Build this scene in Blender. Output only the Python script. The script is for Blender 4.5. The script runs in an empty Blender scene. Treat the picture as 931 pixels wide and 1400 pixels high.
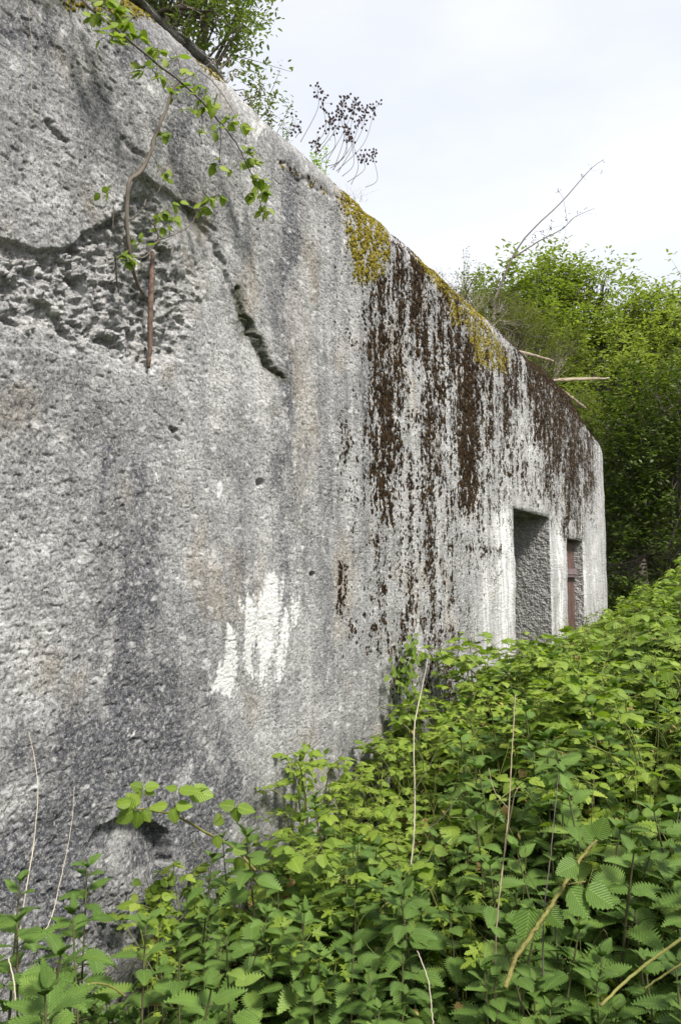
import bpy, math, random
import numpy as np
from mathutils import Vector, Matrix

random.seed(7)
RNG = np.random.default_rng(11)
PI = math.pi
scene = bpy.context.scene
COL = scene.collection

# ------------------------------------------------------------------ camera numbers
EYE = np.array([0.0, 0.0, 1.6])
F = 1050.0
AZ, PITCH = math.radians(29.12), math.radians(4.9)
FW = np.array([math.cos(AZ)*math.cos(PITCH), math.sin(AZ)*math.cos(PITCH), math.sin(PITCH)])
RT = np.array([math.sin(AZ), -math.cos(AZ), 0.0])
UP = np.cross(RT, FW)
WY = 2.0                                    # the wall face lies on y = 2

def ray(px, py):
    return FW + RT*((px-465.5)/F) + UP*((700-py)/F)
def at(px, py, y=WY):
    """photo reading -> point on the vertical plane y"""
    d = ray(px, py); return EYE + d*(y/d[1])
def atd(px, py, dist):
    return EYE + ray(px, py)*dist
def project(P):
    q = P-EYE; z = np.maximum(q@FW, 1e-3)
    return 465.5+F*(q@RT)/z, 700-F*(q@UP)/z

# ------------------------------------------------------------------ noise
def _h(ix, iy, seed):
    n = (ix.astype(np.int64)*374761393 + iy.astype(np.int64)*668265263 + seed*974634777) & 0xffffffff
    n = ((n ^ (n >> 13))*1274126177) & 0xffffffff
    n = ((n ^ (n >> 16))*2246822519) & 0xffffffff
    return ((n ^ (n >> 15)) & 0xffffff)/float(0x1000000)
def noise2(x, y, seed=0):
    x = np.asarray(x, float); y = np.asarray(y, float)
    ix = np.floor(x); iy = np.floor(y); fx = x-ix; fy = y-iy
    u = fx*fx*fx*(fx*(fx*6-15)+10); v = fy*fy*fy*(fy*(fy*6-15)+10)
    def g(ax, ay, dx, dy):
        a = _h(ax, ay, seed)*2*PI
        return np.cos(a)*dx+np.sin(a)*dy
    a = g(ix, iy, fx, fy); b = g(ix+1, iy, fx-1, fy); c = g(ix, iy+1, fx, fy-1); d = g(ix+1, iy+1, fx-1, fy-1)
    return ((a+(b-a)*u)*(1-v)+(c+(d-c)*u)*v)*1.5
def fbm(x, y, oct=4, seed=0, gain=.5):
    s = 0; a = 1
    for k in range(oct):
        s = s+a*noise2(x*2**k, y*2**k, seed+k*17); a *= gain
    return s
def worley(x, y, seed=0):
    ix = np.floor(x); iy = np.floor(y)
    f1 = np.full(x.shape, 9.); f2 = np.full(x.shape, 9.); cid = np.zeros(x.shape)
    for i in (-1, 0, 1):
        for j in (-1, 0, 1):
            cx = ix+i; cy = iy+j
            dx = cx+_h(cx, cy, seed)-x; dy = cy+_h(cx, cy, seed+5)-y
            d = np.sqrt(dx*dx+dy*dy); near = d < f1
            f2 = np.where(near, f1, np.minimum(f2, d)); cid = np.where(near, _h(cx, cy, seed+9), cid); f1 = np.where(near, d, f1)
    return f1, f2, cid
def sst(a, b, x):
    t = np.clip((x-a)/(b-a), 0, 1); return t*t*(3-2*t)
def poly_sd(px, py, poly):
    """signed distance to a polygon, negative inside"""
    d = np.full(px.shape, 1e9); ins = np.zeros(px.shape, bool); n = len(poly)
    for i in range(n):
        x0, y0 = poly[i]; x1, y1 = poly[(i+1) % n]
        ex, ey = x1-x0, y1-y0
        t = np.clip(((px-x0)*ex+(py-y0)*ey)/(ex*ex+ey*ey+1e-9), 0, 1)
        d = np.minimum(d, np.hypot(px-x0-t*ex, py-y0-t*ey))
        c = ((y0 > py) != (y1 > py))
        with np.errstate(all='ignore'):
            xi = x0+(py-y0)*ex/(ey if abs(ey) > 1e-9 else 1e-9)
        ins ^= c & (px < xi)
    return np.where(ins, -d, d)
def line_d(px, py, pts):
    d = np.full(px.shape, 1e9)
    for (x0, y0), (x1, y1) in zip(pts[:-1], pts[1:]):
        ex, ey = x1-x0, y1-y0
        t = np.clip(((px-x0)*ex+(py-y0)*ey)/(ex*ex+ey*ey+1e-9), 0, 1)
        d = np.minimum(d, np.hypot(px-x0-t*ex, py-y0-t*ey))
    return d

# ------------------------------------------------------------------ mesh helpers
def link(o, parent=None):
    COL.objects.link(o)
    if parent is not None: o.parent = parent
    return o
def tag(o, label=None, cat=None, group=None, kind=None):
    if label: o['label'] = label
    if cat: o['category'] = cat
    if group: o['group'] = group
    if kind: o['kind'] = kind
    return o
def empty(name, loc=(0, 0, 0)):
    o = bpy.data.objects.new(name, None); o.location = loc; o.empty_display_size = .1
    return link(o)
def mesh_obj(name, V, Fs, mat, parent=None, uv=None, attrs=None, smooth=True, mats=None, midx=None):
    V = np.asarray(V, np.float32); 
    if not isinstance(Fs, list): Fs = [Fs]
    Fs = [np.asarray(f, np.int32) for f in Fs if len(f)]
    me = bpy.data.meshes.new(name)
    me.vertices.add(len(V)); me.vertices.foreach_set('co', V.ravel())
    idx = np.concatenate([f.ravel() for f in Fs]); tot = np.concatenate([np.full(len(f), f.shape[1], np.int32) for f in Fs])
    st = np.concatenate([[0], np.cumsum(tot)[:-1]]).astype(np.int32)
    me.loops.add(len(idx)); me.loops.foreach_set('vertex_index', idx)
    me.polygons.add(len(tot)); me.polygons.foreach_set('loop_start', st); me.polygons.foreach_set('loop_total', tot)
    me.polygons.foreach_set('use_smooth', np.full(len(tot), smooth))
    if midx is not None: me.polygons.foreach_set('material_index', np.asarray(midx, np.int32))
    me.update(calc_edges=True)
    if uv is not None:
        l = me.uv_layers.new(name='UVMap'); l.data.foreach_set('uv', np.asarray(uv, np.float32)[idx].ravel())
    for k, a in (attrs or {}).items():
        if a.ndim == 1:
            t = me.attributes.new(k, 'FLOAT', 'POINT'); t.data.foreach_set('value', a.astype(np.float32))
        else:
            t = me.attributes.new(k, 'FLOAT_COLOR', 'POINT'); t.data.foreach_set('color', a.astype(np.float32).ravel())
    for m in (mats or [mat]): me.materials.append(m)
    me.validate()
    return link(bpy.data.objects.new(name, me), parent)
class MB:
    def __init__(s): s.V = []; s.T = []; s.Q = []; s.U = []; s.n = 0
    def add(s, V, T=None, Q=None, U=None):
        V = np.asarray(V, float)
        s.V.append(V); s.U.append(np.zeros((len(V), 2)) if U is None else U)
        if T is not None and len(T): s.T.append(np.asarray(T)+s.n)
        if Q is not None and len(Q): s.Q.append(np.asarray(Q)+s.n)
        s.n += len(V)
    def tube(s, pts, rad, sides=6, wob=0):
        P = np.asarray(pts, float); n = len(P)
        R = np.full(n, rad) if np.isscalar(rad) else np.interp(np.linspace(0, 1, n), np.linspace(0, 1, len(rad)), rad)
        Tn = np.gradient(P, axis=0); Tn /= np.linalg.norm(Tn, axis=1)[:, None]+1e-9
        up = np.array([.3, .2, 1.]); up = up if abs(Tn[0]@up) < .95 else np.array([1., .3, 0])
        a0 = np.cross(Tn[0], up); a0 /= np.linalg.norm(a0); A = []
        for t in Tn:
            a0 = a0-t*(a0@t); a0 = a0/(np.linalg.norm(a0)+1e-9); A.append(a0)
        A = np.array(A); B = np.cross(Tn, A)
        th = np.arange(sides)*2*PI/sides
        rr = R[:, None]*(1+wob*RNG.uniform(-1, 1, (n, sides)))
        V = P[:, None]+rr[..., None]*(A[:, None]*np.cos(th)[None, :, None]+B[:, None]*np.sin(th)[None, :, None])
        V = V.reshape(-1, 3); Q = []
        for i in range(n-1):
            for j in range(sides):
                k = (j+1) % sides
                Q.append((i*sides+j, i*sides+k, (i+1)*sides+k, (i+1)*sides+j))
        V = np.vstack([V, P[:1], P[-1:]]); T = []
        for j in range(sides):
            k = (j+1) % sides
            T.append((k, j, n*sides)); T.append(((n-1)*sides+j, (n-1)*sides+k, n*sides+1))
        s.add(V, T, Q)
    def stamp(s, tmpl, M, L):
        """copies of a template (V, T, U) under matrices M (K,3,3) and offsets L (K,3)"""
        V, T, U = tmpl; K = len(M)
        if K == 0: return
        W = np.einsum('kij,nj->kni', M, V)+L[:, None]
        TT = (T[None]+(np.arange(K)*len(V))[:, None, None]).reshape(-1, T.shape[1])
        UU = np.tile(U, (K, 1))
        s.add(W.reshape(-1, 3), TT if T.shape[1] == 3 else None, TT if T.shape[1] == 4 else None, UU)
    def build(s, name, mat, parent=None, smooth=True, uv=False):
        V = np.vstack(s.V); Fs = []
        if s.T: Fs.append(np.vstack(s.T))
        if s.Q: Fs.append(np.vstack(s.Q))
        return mesh_obj(name, V, Fs, mat, parent, uv=np.vstack(s.U) if uv else None, smooth=smooth)
def smooth_path(pts, n=24, jit=0):
    P = np.asarray(pts, float); t = np.linspace(0, len(P)-1, n); out = []
    for v in t:
        i = min(int(v), len(P)-2); f = v-i
        p0 = P[max(i-1, 0)]; p1 = P[i]; p2 = P[i+1]; p3 = P[min(i+2, len(P)-1)]
        out.append(.5*((2*p1)+(-p0+p2)*f+(2*p0-5*p1+4*p2-p3)*f*f+(-p0+3*p1-3*p2+p3)*f**3))
    out = np.array(out)
    if jit: out[1:-1] += RNG.normal(0, jit, out[1:-1].shape)
    return out

# ------------------------------------------------------------------ materials
class NT:
    def __init__(s, name):
        s.m = bpy.data.materials.new(name); s.m.use_nodes = True; s.t = s.m.node_tree; s.t.nodes.clear()
        s.out = s.t.nodes.new('ShaderNodeOutputMaterial')
    def n(s, typ, **kw):
        o = s.t.nodes.new(typ)
        for k, v in kw.items():
            if k.startswith('i_'):
                key = k[2:]; key = int(key) if key.isdigit() else key.replace('_', ' ')
                s.set(o.inputs[key], v)
            else: setattr(o, k, v)
        return o
    def set(s, inp, v):
        if isinstance(v, bpy.types.NodeSocket): s.t.links.new(v, inp)
        elif isinstance(v, bpy.types.Node): s.t.links.new(v.outputs[0], inp)
        else: inp.default_value = v
    def math(s, op, a, b=None, clamp=False):
        o = s.t.nodes.new('ShaderNodeMath'); o.operation = op; o.use_clamp = clamp
        s.set(o.inputs[0], a)
        if b is not None: s.set(o.inputs[1], b)
        return o.outputs[0]
    def mix(s, f, a, b, blend='MIX'):
        o = s.t.nodes.new('ShaderNodeMix'); o.data_type = 'RGBA'; o.blend_type = blend
        s.set(o.inputs[0], f); s.set(o.inputs[6], a); s.set(o.inputs[7], b)
        return o.outputs[2]
    def ramp(s, f, stops):
        o = s.t.nodes.new('ShaderNodeValToRGB'); s.set(o.inputs[0], f); e = o.color_ramp.elements
        while len(e) < len(stops): e.new(.5)
        for x, (p, c) in zip(e, stops):
            x.position = p; x.color = (c, c, c, 1) if np.isscalar(c) else (*c, 1)
        return o.outputs[0]
    def noise(s, scale, detail=4, rough=.55, vec=None, mapscale=None):
        tc = s.n('ShaderNodeTexCoord').outputs['Object'] if vec is None else vec
        if mapscale is not None:
            mp = s.t.nodes.new('ShaderNodeMapping'); s.set(mp.inputs[0], tc); mp.inputs[3].default_value = mapscale; tc = mp.outputs[0]
        o = s.t.nodes.new('ShaderNodeTexNoise'); s.set(o.inputs['Vector'], tc)
        o.inputs['Scale'].default_value = scale; o.inputs['Detail'].default_value = detail; o.inputs['Roughness'].default_value = rough
        return o.outputs[0]
    def math_vec(s):
        mp = s.t.nodes.new('ShaderNodeMapping'); s.t.links.new(s.n('ShaderNodeTexCoord').outputs['Object'], mp.inputs[0]); mp.inputs[1].default_value = (7.3, 2.1, 4.4); return mp.outputs[0]
    def attr(s, name):
        o = s.t.nodes.new('ShaderNodeAttribute'); o.attribute_name = name; return o
    def bump(s, h, dist, strength=1.0, normal=None):
        o = s.t.nodes.new('ShaderNodeBump'); s.set(o.inputs['Height'], h); o.inputs['Distance'].default_value = dist; o.inputs['Strength'].default_value = strength
        if normal is not None: s.set(o.inputs['Normal'], normal)
        return o.outputs[0]
    def bsdf(s, col, rough=.8, normal=None, spec=.3):
        o = s.t.nodes.new('ShaderNodeBsdfPrincipled')
        s.set(o.inputs['Base Color'], col); s.set(o.inputs['Roughness'], rough); o.inputs['Specular IOR Level'].default_value = spec
        if normal is not None: s.set(o.inputs['Normal'], normal)
        return o.outputs[0]
    def done(s, sh):
        s.t.links.new(sh, s.out.inputs['Surface']); return s.m

def leaf_mat(name, dark, light, young=None, rough=.42, trans=.35, veins=14, spec=.35, vein_amt=.35):
    s = NT(name)
    g = s.n('ShaderNodeNewGeometry'); oi = s.n('ShaderNodeObjectInfo')
    r1 = g.outputs['Random Per Island']; r2 = oi.outputs['Random']
    f = s.math('ADD', s.math('MULTIPLY', r1, .65), s.math('MULTIPLY', r2, .35))
    stops = [(0.05, dark), (.75, light)]
    if young: stops.append((.97, young))
    c = s.ramp(f, stops)
    c = s.mix(.25, c, s.ramp(s.noise(60, 2), [(.3, dark), (.7, light)]))
    nrm = None
    if veins:
        uv = s.n('ShaderNodeUVMap'); sx = s.n('ShaderNodeSeparateXYZ'); s.t.links.new(uv.outputs[0], sx.inputs[0])
        au = s.math('ABSOLUTE', sx.outputs[0])
        ph = s.math('SUBTRACT', sx.outputs[1], s.math('MULTIPLY', au, .32))
        w = s.math('ABSOLUTE', s.math('SINE', s.math('MULTIPLY', ph, veins*PI/1.0)))
        mid = s.math('LESS_THAN', au, .05)
        line = s.math('MAXIMUM', s.math('SUBTRACT', 1.0, s.math('MULTIPLY', w, 4.0), True), mid)
        c = s.mix(s.math('MULTIPLY', line, vein_amt), c, (*[min(1, v*1.7+.01) for v in light], 1))
        nrm = s.bump(s.math('POWER', w, .5), .0016, .8)
    bs = s.bsdf(c, rough, nrm, spec)
    tr = s.n('ShaderNodeBsdfTranslucent')
    s.set(tr.inputs[0], s.mix(1.0, c, (1.0, 1.15, .45, 1), 'MULTIPLY'))
    if nrm is not None: s.set(tr.inputs['Normal'], nrm)
    ms = s.n('ShaderNodeMixShader'); ms.inputs[0].default_value = trans
    s.t.links.new(bs, ms.inputs[1]); s.t.links.new(tr.outputs[0], ms.inputs[2])
    return s.done(ms.outputs[0])
def plain_mat(name, a, b, scale=20, rough=.8, bump=.003, bscale=60, mapscale=None, spec=.25):
    s = NT(name)
    c = s.ramp(s.noise(scale, 5, .6, mapscale=mapscale), [(.3, a), (.7, b)])
    return s.done(s.bsdf(c, rough, s.bump(s.noise(bscale, 4, .6, mapscale=mapscale), bump), spec))

M_nettle = leaf_mat('nettle_leaf', (.07, .135, .025), (.145, .24, .045), (.24, .34, .07), rough=.5, trans=.3, veins=11, vein_amt=.25)
M_bramble = leaf_mat('bramble_leaf', (.095, .165, .022), (.225, .32, .045), (.36, .43, .08), rough=.42, trans=.38, veins=9)
M_lime = leaf_mat('young_leaf', (.14, .22, .025), (.26, .35, .045), (.38, .45, .08), rough=.45, trans=.42, veins=7)
M_ivy = leaf_mat('ivy_leaf', (.025, .07, .014), (.06, .13, .02), rough=.32, trans=.2, veins=5, spec=.5)
M_tree_pale = leaf_mat('pale_tree_leaf', (.16, .21, .05), (.33, .37, .11), (.42, .44, .16), rough=.5, trans=.45, veins=0)
M_tree = leaf_mat('tree_leaf', (.13, .175, .035), (.31, .36, .085), (.42, .45, .14), rough=.5, trans=.45, veins=0)
M_tree_shade = leaf_mat('shaded_tree_leaf', (.05, .085, .018), (.12, .16, .035), (.2, .23, .06), rough=.5, trans=.35, veins=0)  # leaf colour darkened to carry the shade under the crowns
M_tree_grey = leaf_mat('fine_tree_leaf', (.10, .15, .04), (.18, .23, .07), (.26, .25, .08), rough=.5, trans=.4, veins=0)
M_olive = leaf_mat('dry_shrub_leaf', (.09, .11, .03), (.19, .20, .055), (.24, .19, .09), rough=.6, trans=.35, veins=0)
M_stem_n = plain_mat('nettle_stem', (.07, .05, .035), (.10, .12, .04), 12)
M_stem_g = plain_mat('green_stem', (.10, .14, .03), (.17, .17, .05), 12)
M_cane = plain_mat('bramble_cane', (.13, .10, .035), (.20, .21, .055), 14)
M_bark = plain_mat('bark', (.10, .085, .07), (.20, .17, .14), 30, .9, .004, 80, (1, 1, .25))
M_twig = plain_mat('dead_twig', (.055, .047, .042), (.12, .10, .085), 30, .85, .002)
M_straw = plain_mat('dry_straw', (.34, .30, .23), (.52, .47, .38), 30, .7, .001)
M_drybrown = plain_mat('dry_stem', (.20, .155, .095), (.34, .28, .19), 40, .75, .001)
M_seed = plain_mat('seed_head', (.035, .022, .022), (.09, .06, .055), 60, .9, .002)
M_rustbar = plain_mat('rusty_bar', (.085, .05, .038), (.19, .135, .105), 60, .9, .004, 140, (1, 1, .5))
M_rust = plain_mat('rusty_steel', (.06, .036, .032), (.16, .095, .08), 9, .7, .003, 60, (1, 1, .4))
M_metal = plain_mat('weathered_bracket', (.12, .08, .085), (.22, .17, .18), 20, .6, .003)
M_wood = plain_mat('weathered_wood', (.22, .17, .12), (.42, .35, .27), 14, .85, .004, 40, (1, 8, 8))
M_soil = plain_mat('soil', (.018, .014, .009), (.05, .038, .024), 7, .95, .02, 25)
M_black = plain_mat('dark_recess_door', (.03, .03, .03), (.05, .045, .04), 9, .9, .003)

# moss
def moss_mat(name, stops, sc=120):
    s = NT(name)
    g = s.n('ShaderNodeNewGeometry')
    f = s.math('ADD', s.math('MULTIPLY', g.outputs['Random Per Island'], .5), s.math('MULTIPLY', s.noise(sc, 3, .7), .5))
    c = s.ramp(f, stops)
    return s.done(s.bsdf(c, .95, s.bump(s.noise(sc*2.2, 3, .7), .012), .1))
M_mossb = moss_mat('brown_moss', [(.2, (.014, .010, .007)), (.55, (.036, .022, .012)), (.75, (.075, .045, .016)), (.9, (.13, .10, .02))])
M_mossy = moss_mat('yellow_moss', [(.2, (.09, .07, .01)), (.55, (.27, .22, .025)), (.85, (.42, .35, .06))])

# concrete: masks ride on the mesh as attributes, all the grain is in the nodes
def concrete():
    s = NT('weathered_concrete')
    A = s.attr('masks'); sp = s.n('ShaderNodeSeparateColor'); s.t.links.new(A.outputs['Color'], sp.inputs[0])
    B = s.attr('masks2'); sq = s.n('ShaderNodeSeparateColor'); s.t.links.new(B.outputs['Color'], sq.inputs[0])
    stain, white, warm = sp.outputs[0], sp.outputs[1], sp.outputs[2]
    green, bare, dirt = sq.outputs[0], sq.outputs[1], sq.outputs[2]
    c = s.ramp(s.noise(3.0, 6, .65), [(.3, (.32, .318, .316)), (.7, (.50, .497, .495))])
    c = s.mix(1.0, c, s.ramp(s.noise(11, 6, .75), [(.34, .62), (.5, 1.0), (.66, 1.28)]), 'MULTIPLY')
    c = s.mix(1.0, c, s.ramp(s.noise(2.1, 5, .62), [(.36, .72), (.5, 1.0), (.62, 1.22)]), 'MULTIPLY')
    c = s.mix(s.math('MULTIPLY', warm, .75), c, (.40, .335, .25, 1))
    c = s.mix(bare, c, (.60, .595, .585, 1))
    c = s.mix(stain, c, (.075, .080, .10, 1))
    # grains of sand and gravel, plus painted pit shade
    vor = s.n('ShaderNodeTexVoronoi'); vor.feature = 'F1'; vor.inputs['Scale'].default_value = 95
    s.t.links.new(s.n('ShaderNodeTexCoord').outputs['Object'], vor.inputs['Vector'])
    gr = s.ramp(vor.outputs['Color'], [(.1, .55), (.55, 1.0), (.92, 1.35)])
    c = s.mix(.8, c, gr, 'MULTIPLY')
    fine = s.noise(210, 4, .75)
    c = s.mix(s.ramp(fine, [(.53, 0.), (.64, .85)]), c, (.62, .61, .60, 1))
    c = s.mix(s.ramp(s.noise(170, 4, .75), [(.545, 0.), (.63, .9)]), c, (.06, .058, .06, 1))
    c = s.mix(s.ramp(s.noise(62, 5, .75), [(.535, 0.), (.61, .6)]), c, (.085, .082, .08, 1))
    c = s.mix(s.ramp(s.noise(105, 3, .8), [(.59, 0.), (.64, .8)]), c, (.03, .03, .03, 1))  # near-black specks paint the shade inside small pits
    c = s.mix(s.ramp(s.noise(75, 5, .75, vec=s.math_vec()), [(.54, 0.), (.62, .5)]), c, (.70, .69, .67, 1))
    c = s.mix(s.math('MULTIPLY', dirt, .9), c, (.034, .023, .016, 1))
    c = s.mix(s.math('MULTIPLY', white, s.ramp(s.noise(150, 3, .7), [(.34, .3), (.48, 1.)])), c, (.82, .82, .81, 1))
    c = s.mix(green, c, (.05, .055, .018, 1))
    h = s.math('ADD', s.noise(140, 5, .8), s.math('MULTIPLY', s.noise(45, 5, .75), .45))
    nb = s.bump(h, .011, 1.0)
    return s.done(s.bsdf(c, .92, nb, .15))
M_conc = concrete()

# ------------------------------------------------------------------ ground (rises into a bank away from the wall)
def ground_z(x, y):
    b = sst(1.7, -2.5, y)*sst(2.5, 6.5, x)*.75
    far = np.maximum(0, np.abs(y-2)-12)*.02
    return b+far+.04*noise2(x*.8, y*.8, 3)
gx = np.concatenate([-np.geomspace(400, 5, 30), np.linspace(-4, 22, 170), np.geomspace(23, 900, 40)])
gy = np.concatenate([-np.geomspace(400, 6, 30), np.linspace(-5, 10, 120), np.geomspace(11, 600, 40)])
GX, GY = np.meshgrid(gx, gy, indexing='ij')
GZ = ground_z(GX, GY)
nx, ny = GX.shape
idx = np.arange(nx*ny).reshape(nx, ny)
Q = np.stack([idx[:-1, :-1], idx[1:, :-1], idx[1:, 1:], idx[:-1, 1:]], -1).reshape(-1, 4)
gd = NT('earth')
cc = gd.ramp(gd.noise(.35, 6, .6), [(.35, (.022, .018, .010)), (.65, (.05, .055, .02))])
M_ground = gd.done(gd.bsdf(cc, .95, gd.bump(gd.noise(18, 5, .65), .03), .1))
tag(mesh_obj('ground', np.stack([GX, GY, GZ], -1).reshape(-1, 3), Q, M_ground), kind='structure')

# ------------------------------------------------------------------ bunker
bunker = tag(empty('bunker', (6, 2, 0)), 'rough grey concrete bunker wall with rounded top, dripping moss and two deep openings', 'bunker')
bunker.location = (0, 0, 0)
X1a, X1b, Z1 = at(703, 694)[0], at(752, 711)[0], at(703, 694)[2]
X2a, X2b, Z2 = at(775, 735)[0], at(797, 740)[0], at(775, 735)[2]
XE, RC = 11.15, .8
pxs = np.linspace(-14, 826, 800)
xs = np.array([at(p, 790)[0] for p in pxs]); xs = xs[xs < XE-.01]
xs = np.concatenate([np.linspace(-5, xs[0], 170)[:-1], xs, [XE]])
for e in (X1a, X1b, X2a, X2b): xs[np.argmin(abs(xs-e))] = e
al = np.linspace(0, PI/2, 50)[1:]
side = np.geomspace(.02, 6, 40)
PX = np.concatenate([xs, XE+RC*np.sin(al), np.full(len(side), XE+RC)])
PY = np.concatenate([np.full(len(xs), WY), WY+RC*(1-np.cos(al)), WY+RC+side])
NXv = np.concatenate([np.zeros(len(xs)), np.sin(al), np.ones(len(side))]); NYv = np.concatenate([-np.ones(len(xs)), -np.cos(al), np.zeros(len(side))])
ARC = np.concatenate([[0], np.cumsum(np.hypot(np.diff(PX), np.diff(PY)))])-5
T0, RT0 = 3.92, .26
Ttop = T0-.24*sst(8.6, 11.2, PX)+.018*fbm(PX*1.4, PX*0, 3, 41)
Rtop = RT0+.12*sst(9, 11.4, PX)
zf = np.linspace(0, 1, 960)
be = np.linspace(0, PI/2, 44)[1:]
ins = np.linspace(0, .30, 10)[1:]
nr = len(zf)+len(be)+len(ins); nc = len(PX)
flatH = Ttop-Rtop
Zm = np.zeros((nc, nr)); In = np.zeros((nc, nr)); nO = np.ones((nc, nr)); nZ = np.zeros((nc, nr))
zrow = zf[None]*flatH[:, None]
# rows locked to the lintel heights near each opening
for xa, xb, zz in ((X1a, X1b, Z1), (X2a, X2b, Z2)):
    sel = np.where((xs > xa-.4) & (xs < xb+.4))[0]
    k = int(round(zz/flatH[sel].mean()*(len(zf)-1)))
    for c_ in sel:
        w = np.exp(-((np.arange(len(zf))-k)/14.)**2)
        zrow[c_] += (zz-zrow[c_, k])*w
    if xa == X1a: K1 = k
    else: K2 = k
Zm[:, :len(zf)] = zrow
a0 = len(zf)
Zm[:, a0:a0+len(be)] = flatH[:, None]+Rtop[:, None]*np.sin(be)[None]
In[:, a0:a0+len(be)] = Rtop[:, None]*(1-np.cos(be))[None]
nO[:, a0:a0+len(be)] = np.cos(be)[None]; nZ[:, a0:a0+len(be)] = np.sin(be)[None]
Zm[:, a0+len(be):] = Ttop[:, None]; In[:, a0+len(be):] = Rtop[:, None]+ins[None]
nO[:, a0+len(be):] = 0; nZ[:, a0+len(be):] = 1
S = np.concatenate([np.zeros((nc, 1)), np.cumsum(np.hypot(np.diff(Zm, axis=1), np.diff(In, axis=1)), axis=1)], 1)
XX = np.repeat(ARC[:, None], nr, 1); X_, S_ = XX.ravel(), S.ravel()
P0 = np.stack([(PX[:, None]-NXv[:, None]*In), (PY[:, None]-NYv[:, None]*In), Zm], -1).reshape(-1, 3)
px, py = project(P0)
behind = (P0[:, 0] < .9)
px = np.where(behind, -999, px)

# --- masks and relief
jx = 7*fbm(X_*9, S_*9, 4, 61); jy = 7*fbm(X_*9, S_*9, 4, 77)
qx, qy = px+jx, py+jy
G0 = lambda cx, cy, sx, sy: np.exp(-((px-cx)/sx)**2-((py-cy)/sy)**2)
rough = 1+.5*sst(330, 120, px)
D = .016*fbm(X_*.9, S_*1.1, 3, 1)+.0055*fbm(X_*4.5, S_*5, 3, 2)*rough
D += rough*(.0017*fbm(X_*34, S_*40, 4, 3, .7))*(.6+.8*sst(-.4, .5, fbm(X_*2.2, S_*2.6, 3, 44)))
pit = noise2(X_*34, S_*52, 8)
D -= .0034*rough*sst(.40, .62, pit)+.0030*sst(.45, .6, noise2(X_*70, S_*95, 9))
D += .0014*rough*sst(.3, .6, noise2(X_*20, S_*34, 18))
D -= .0035*sst(.50, .66, noise2(X_*11, S_*19, 19))*sst(-.1, .4, fbm(X_*2.2, S_*2.6, 3, 45))*sst(420, 300, px)
# shallow vertical form-work ripples
D += .010*np.sin((px-372)/16.)*np.exp(-((px-384)/26.)**2)*sst(360, 560, py)
D += .006*noise2(X_*3.2, S_*.5, 21)
# proud render edge, broken hollow
crack = [(0, 322), (22, 330), (50, 340), (92, 338), (118, 318), (160, 296), (178, 262), (192, 236), (205, 248), (250, 276), (276, 290), (292, 320), (306, 352), (322, 392), (342, 438), (352, 462), (368, 486), (386, 520)]
hollow = [(-60, 322)]+crack+[(372, 545), (330, 560), (270, 545), (210, 512), (130, 500), (60, 478), (-60, 470)]
hfx = .9*fbm(X_*38, S_*38, 3, 63); hfy = .9*fbm(X_*38, S_*38, 3, 64)
kx, ky = px+jx*.45+hfx, py+jy*.45+hfy
sd = poly_sd(kx, ky, hollow)
near_c = line_d(kx, ky, crack)
inside = sst(1.5, -2.5, sd)
cv = np.clip(1.0*sst(215, 150, px)+.9*G0(350, 475, 40, 50)+.9*G0(278, 300, 26, 34)+.5*G0(205, 255, 40, 30)+.22, 0, 1)
depth = .008+.030*cv*np.exp(-near_c/(34+30*sst(300, 100, px)))
fade = sst(560, 470, py+.0*px)
fade = np.where(px > 290, sst(590, 500, py), fade)
D -= inside*depth*fade
rough_in = poly_sd(qx, qy, [(-60, 335), (60, 345), (120, 325), (180, 262), (215, 258), (240, 300), (250, 350), (285, 400), (262, 462), (235, 495), (195, 498), (120, 470), (55, 455), (-60, 430)])
ri = sst(8, -14, rough_in)
wx_ = .55*fbm(X_*14, S_*14, 3, 5); wy_ = .55*fbm(X_*14, S_*14, 3, 6)
f1, f2, cid = worley(X_*21+wx_, S_*25+wy_, 4)
g1, g2, cid2 = worley(X_*44+wx_, S_*50+wy_, 14)
stone = .7*sst(0, .38, f2-f1)*sst(.25, .5, cid+.3*noise2(X_*5, S_*5, 7))+.45*sst(0, .4, g2-g1)*cid2
D += ri*(-.020+.030*stone*(.35+cid)+.014*fbm(X_*16, S_*20, 4, 33, .6)-.024*sst(.1, .5, noise2(X_*13, S_*19, 37)))
deep = sst(14, -34, poly_sd(qx, qy, [(168, 300), (182, 250), (206, 258), (240, 292), (246, 340), (284, 362), (268, 398), (258, 440), (250, 486), (226, 492), (190, 478), (176, 420), (165, 350)]))
D -= .065*deep*(.5+stone*.3)
# remaining proud flakes inside the broken band
fl = sst(3, -4, poly_sd(qx, qy, [(-20, 345), (40, 352), (62, 372), (90, 392), (86, 424), (58, 414), (30, 385), (-20, 370)]))
D += .016*fl
fl2 = sst(3, -4, poly_sd(qx, qy, [(120, 380), (168, 384), (176, 430), (160, 462), (122, 455), (108, 420)]))
D += .012*fl2
# a thin open crack beside the proud edge
ck = line_d(kx, ky, [(326, 392), (338, 430), (344, 436), (347, 456), (356, 462), (366, 484), (370, 500), (386, 516)])
D -= .035*np.exp(-(ck/1.25)**2)*(.45+.55*sst(-.3, .3, noise2(X_*16, S_*16, 88)))
ck2 = line_d(kx, ky, [(250, 276), (272, 282), (282, 300), (294, 316), (300, 345), (310, 358), (316, 384)])
D -= .016*np.exp(-(ck2/1.8)**2)
for pts in ([(165, 190), (182, 204), (196, 212)], [(60, 172), (78, 190), (86, 196)], [(112, 470), (130, 482)], [(235, 590), (246, 600)]):
    D -= .02*np.exp(-(line_d(qx, qy, pts)/3.)**2)
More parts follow.
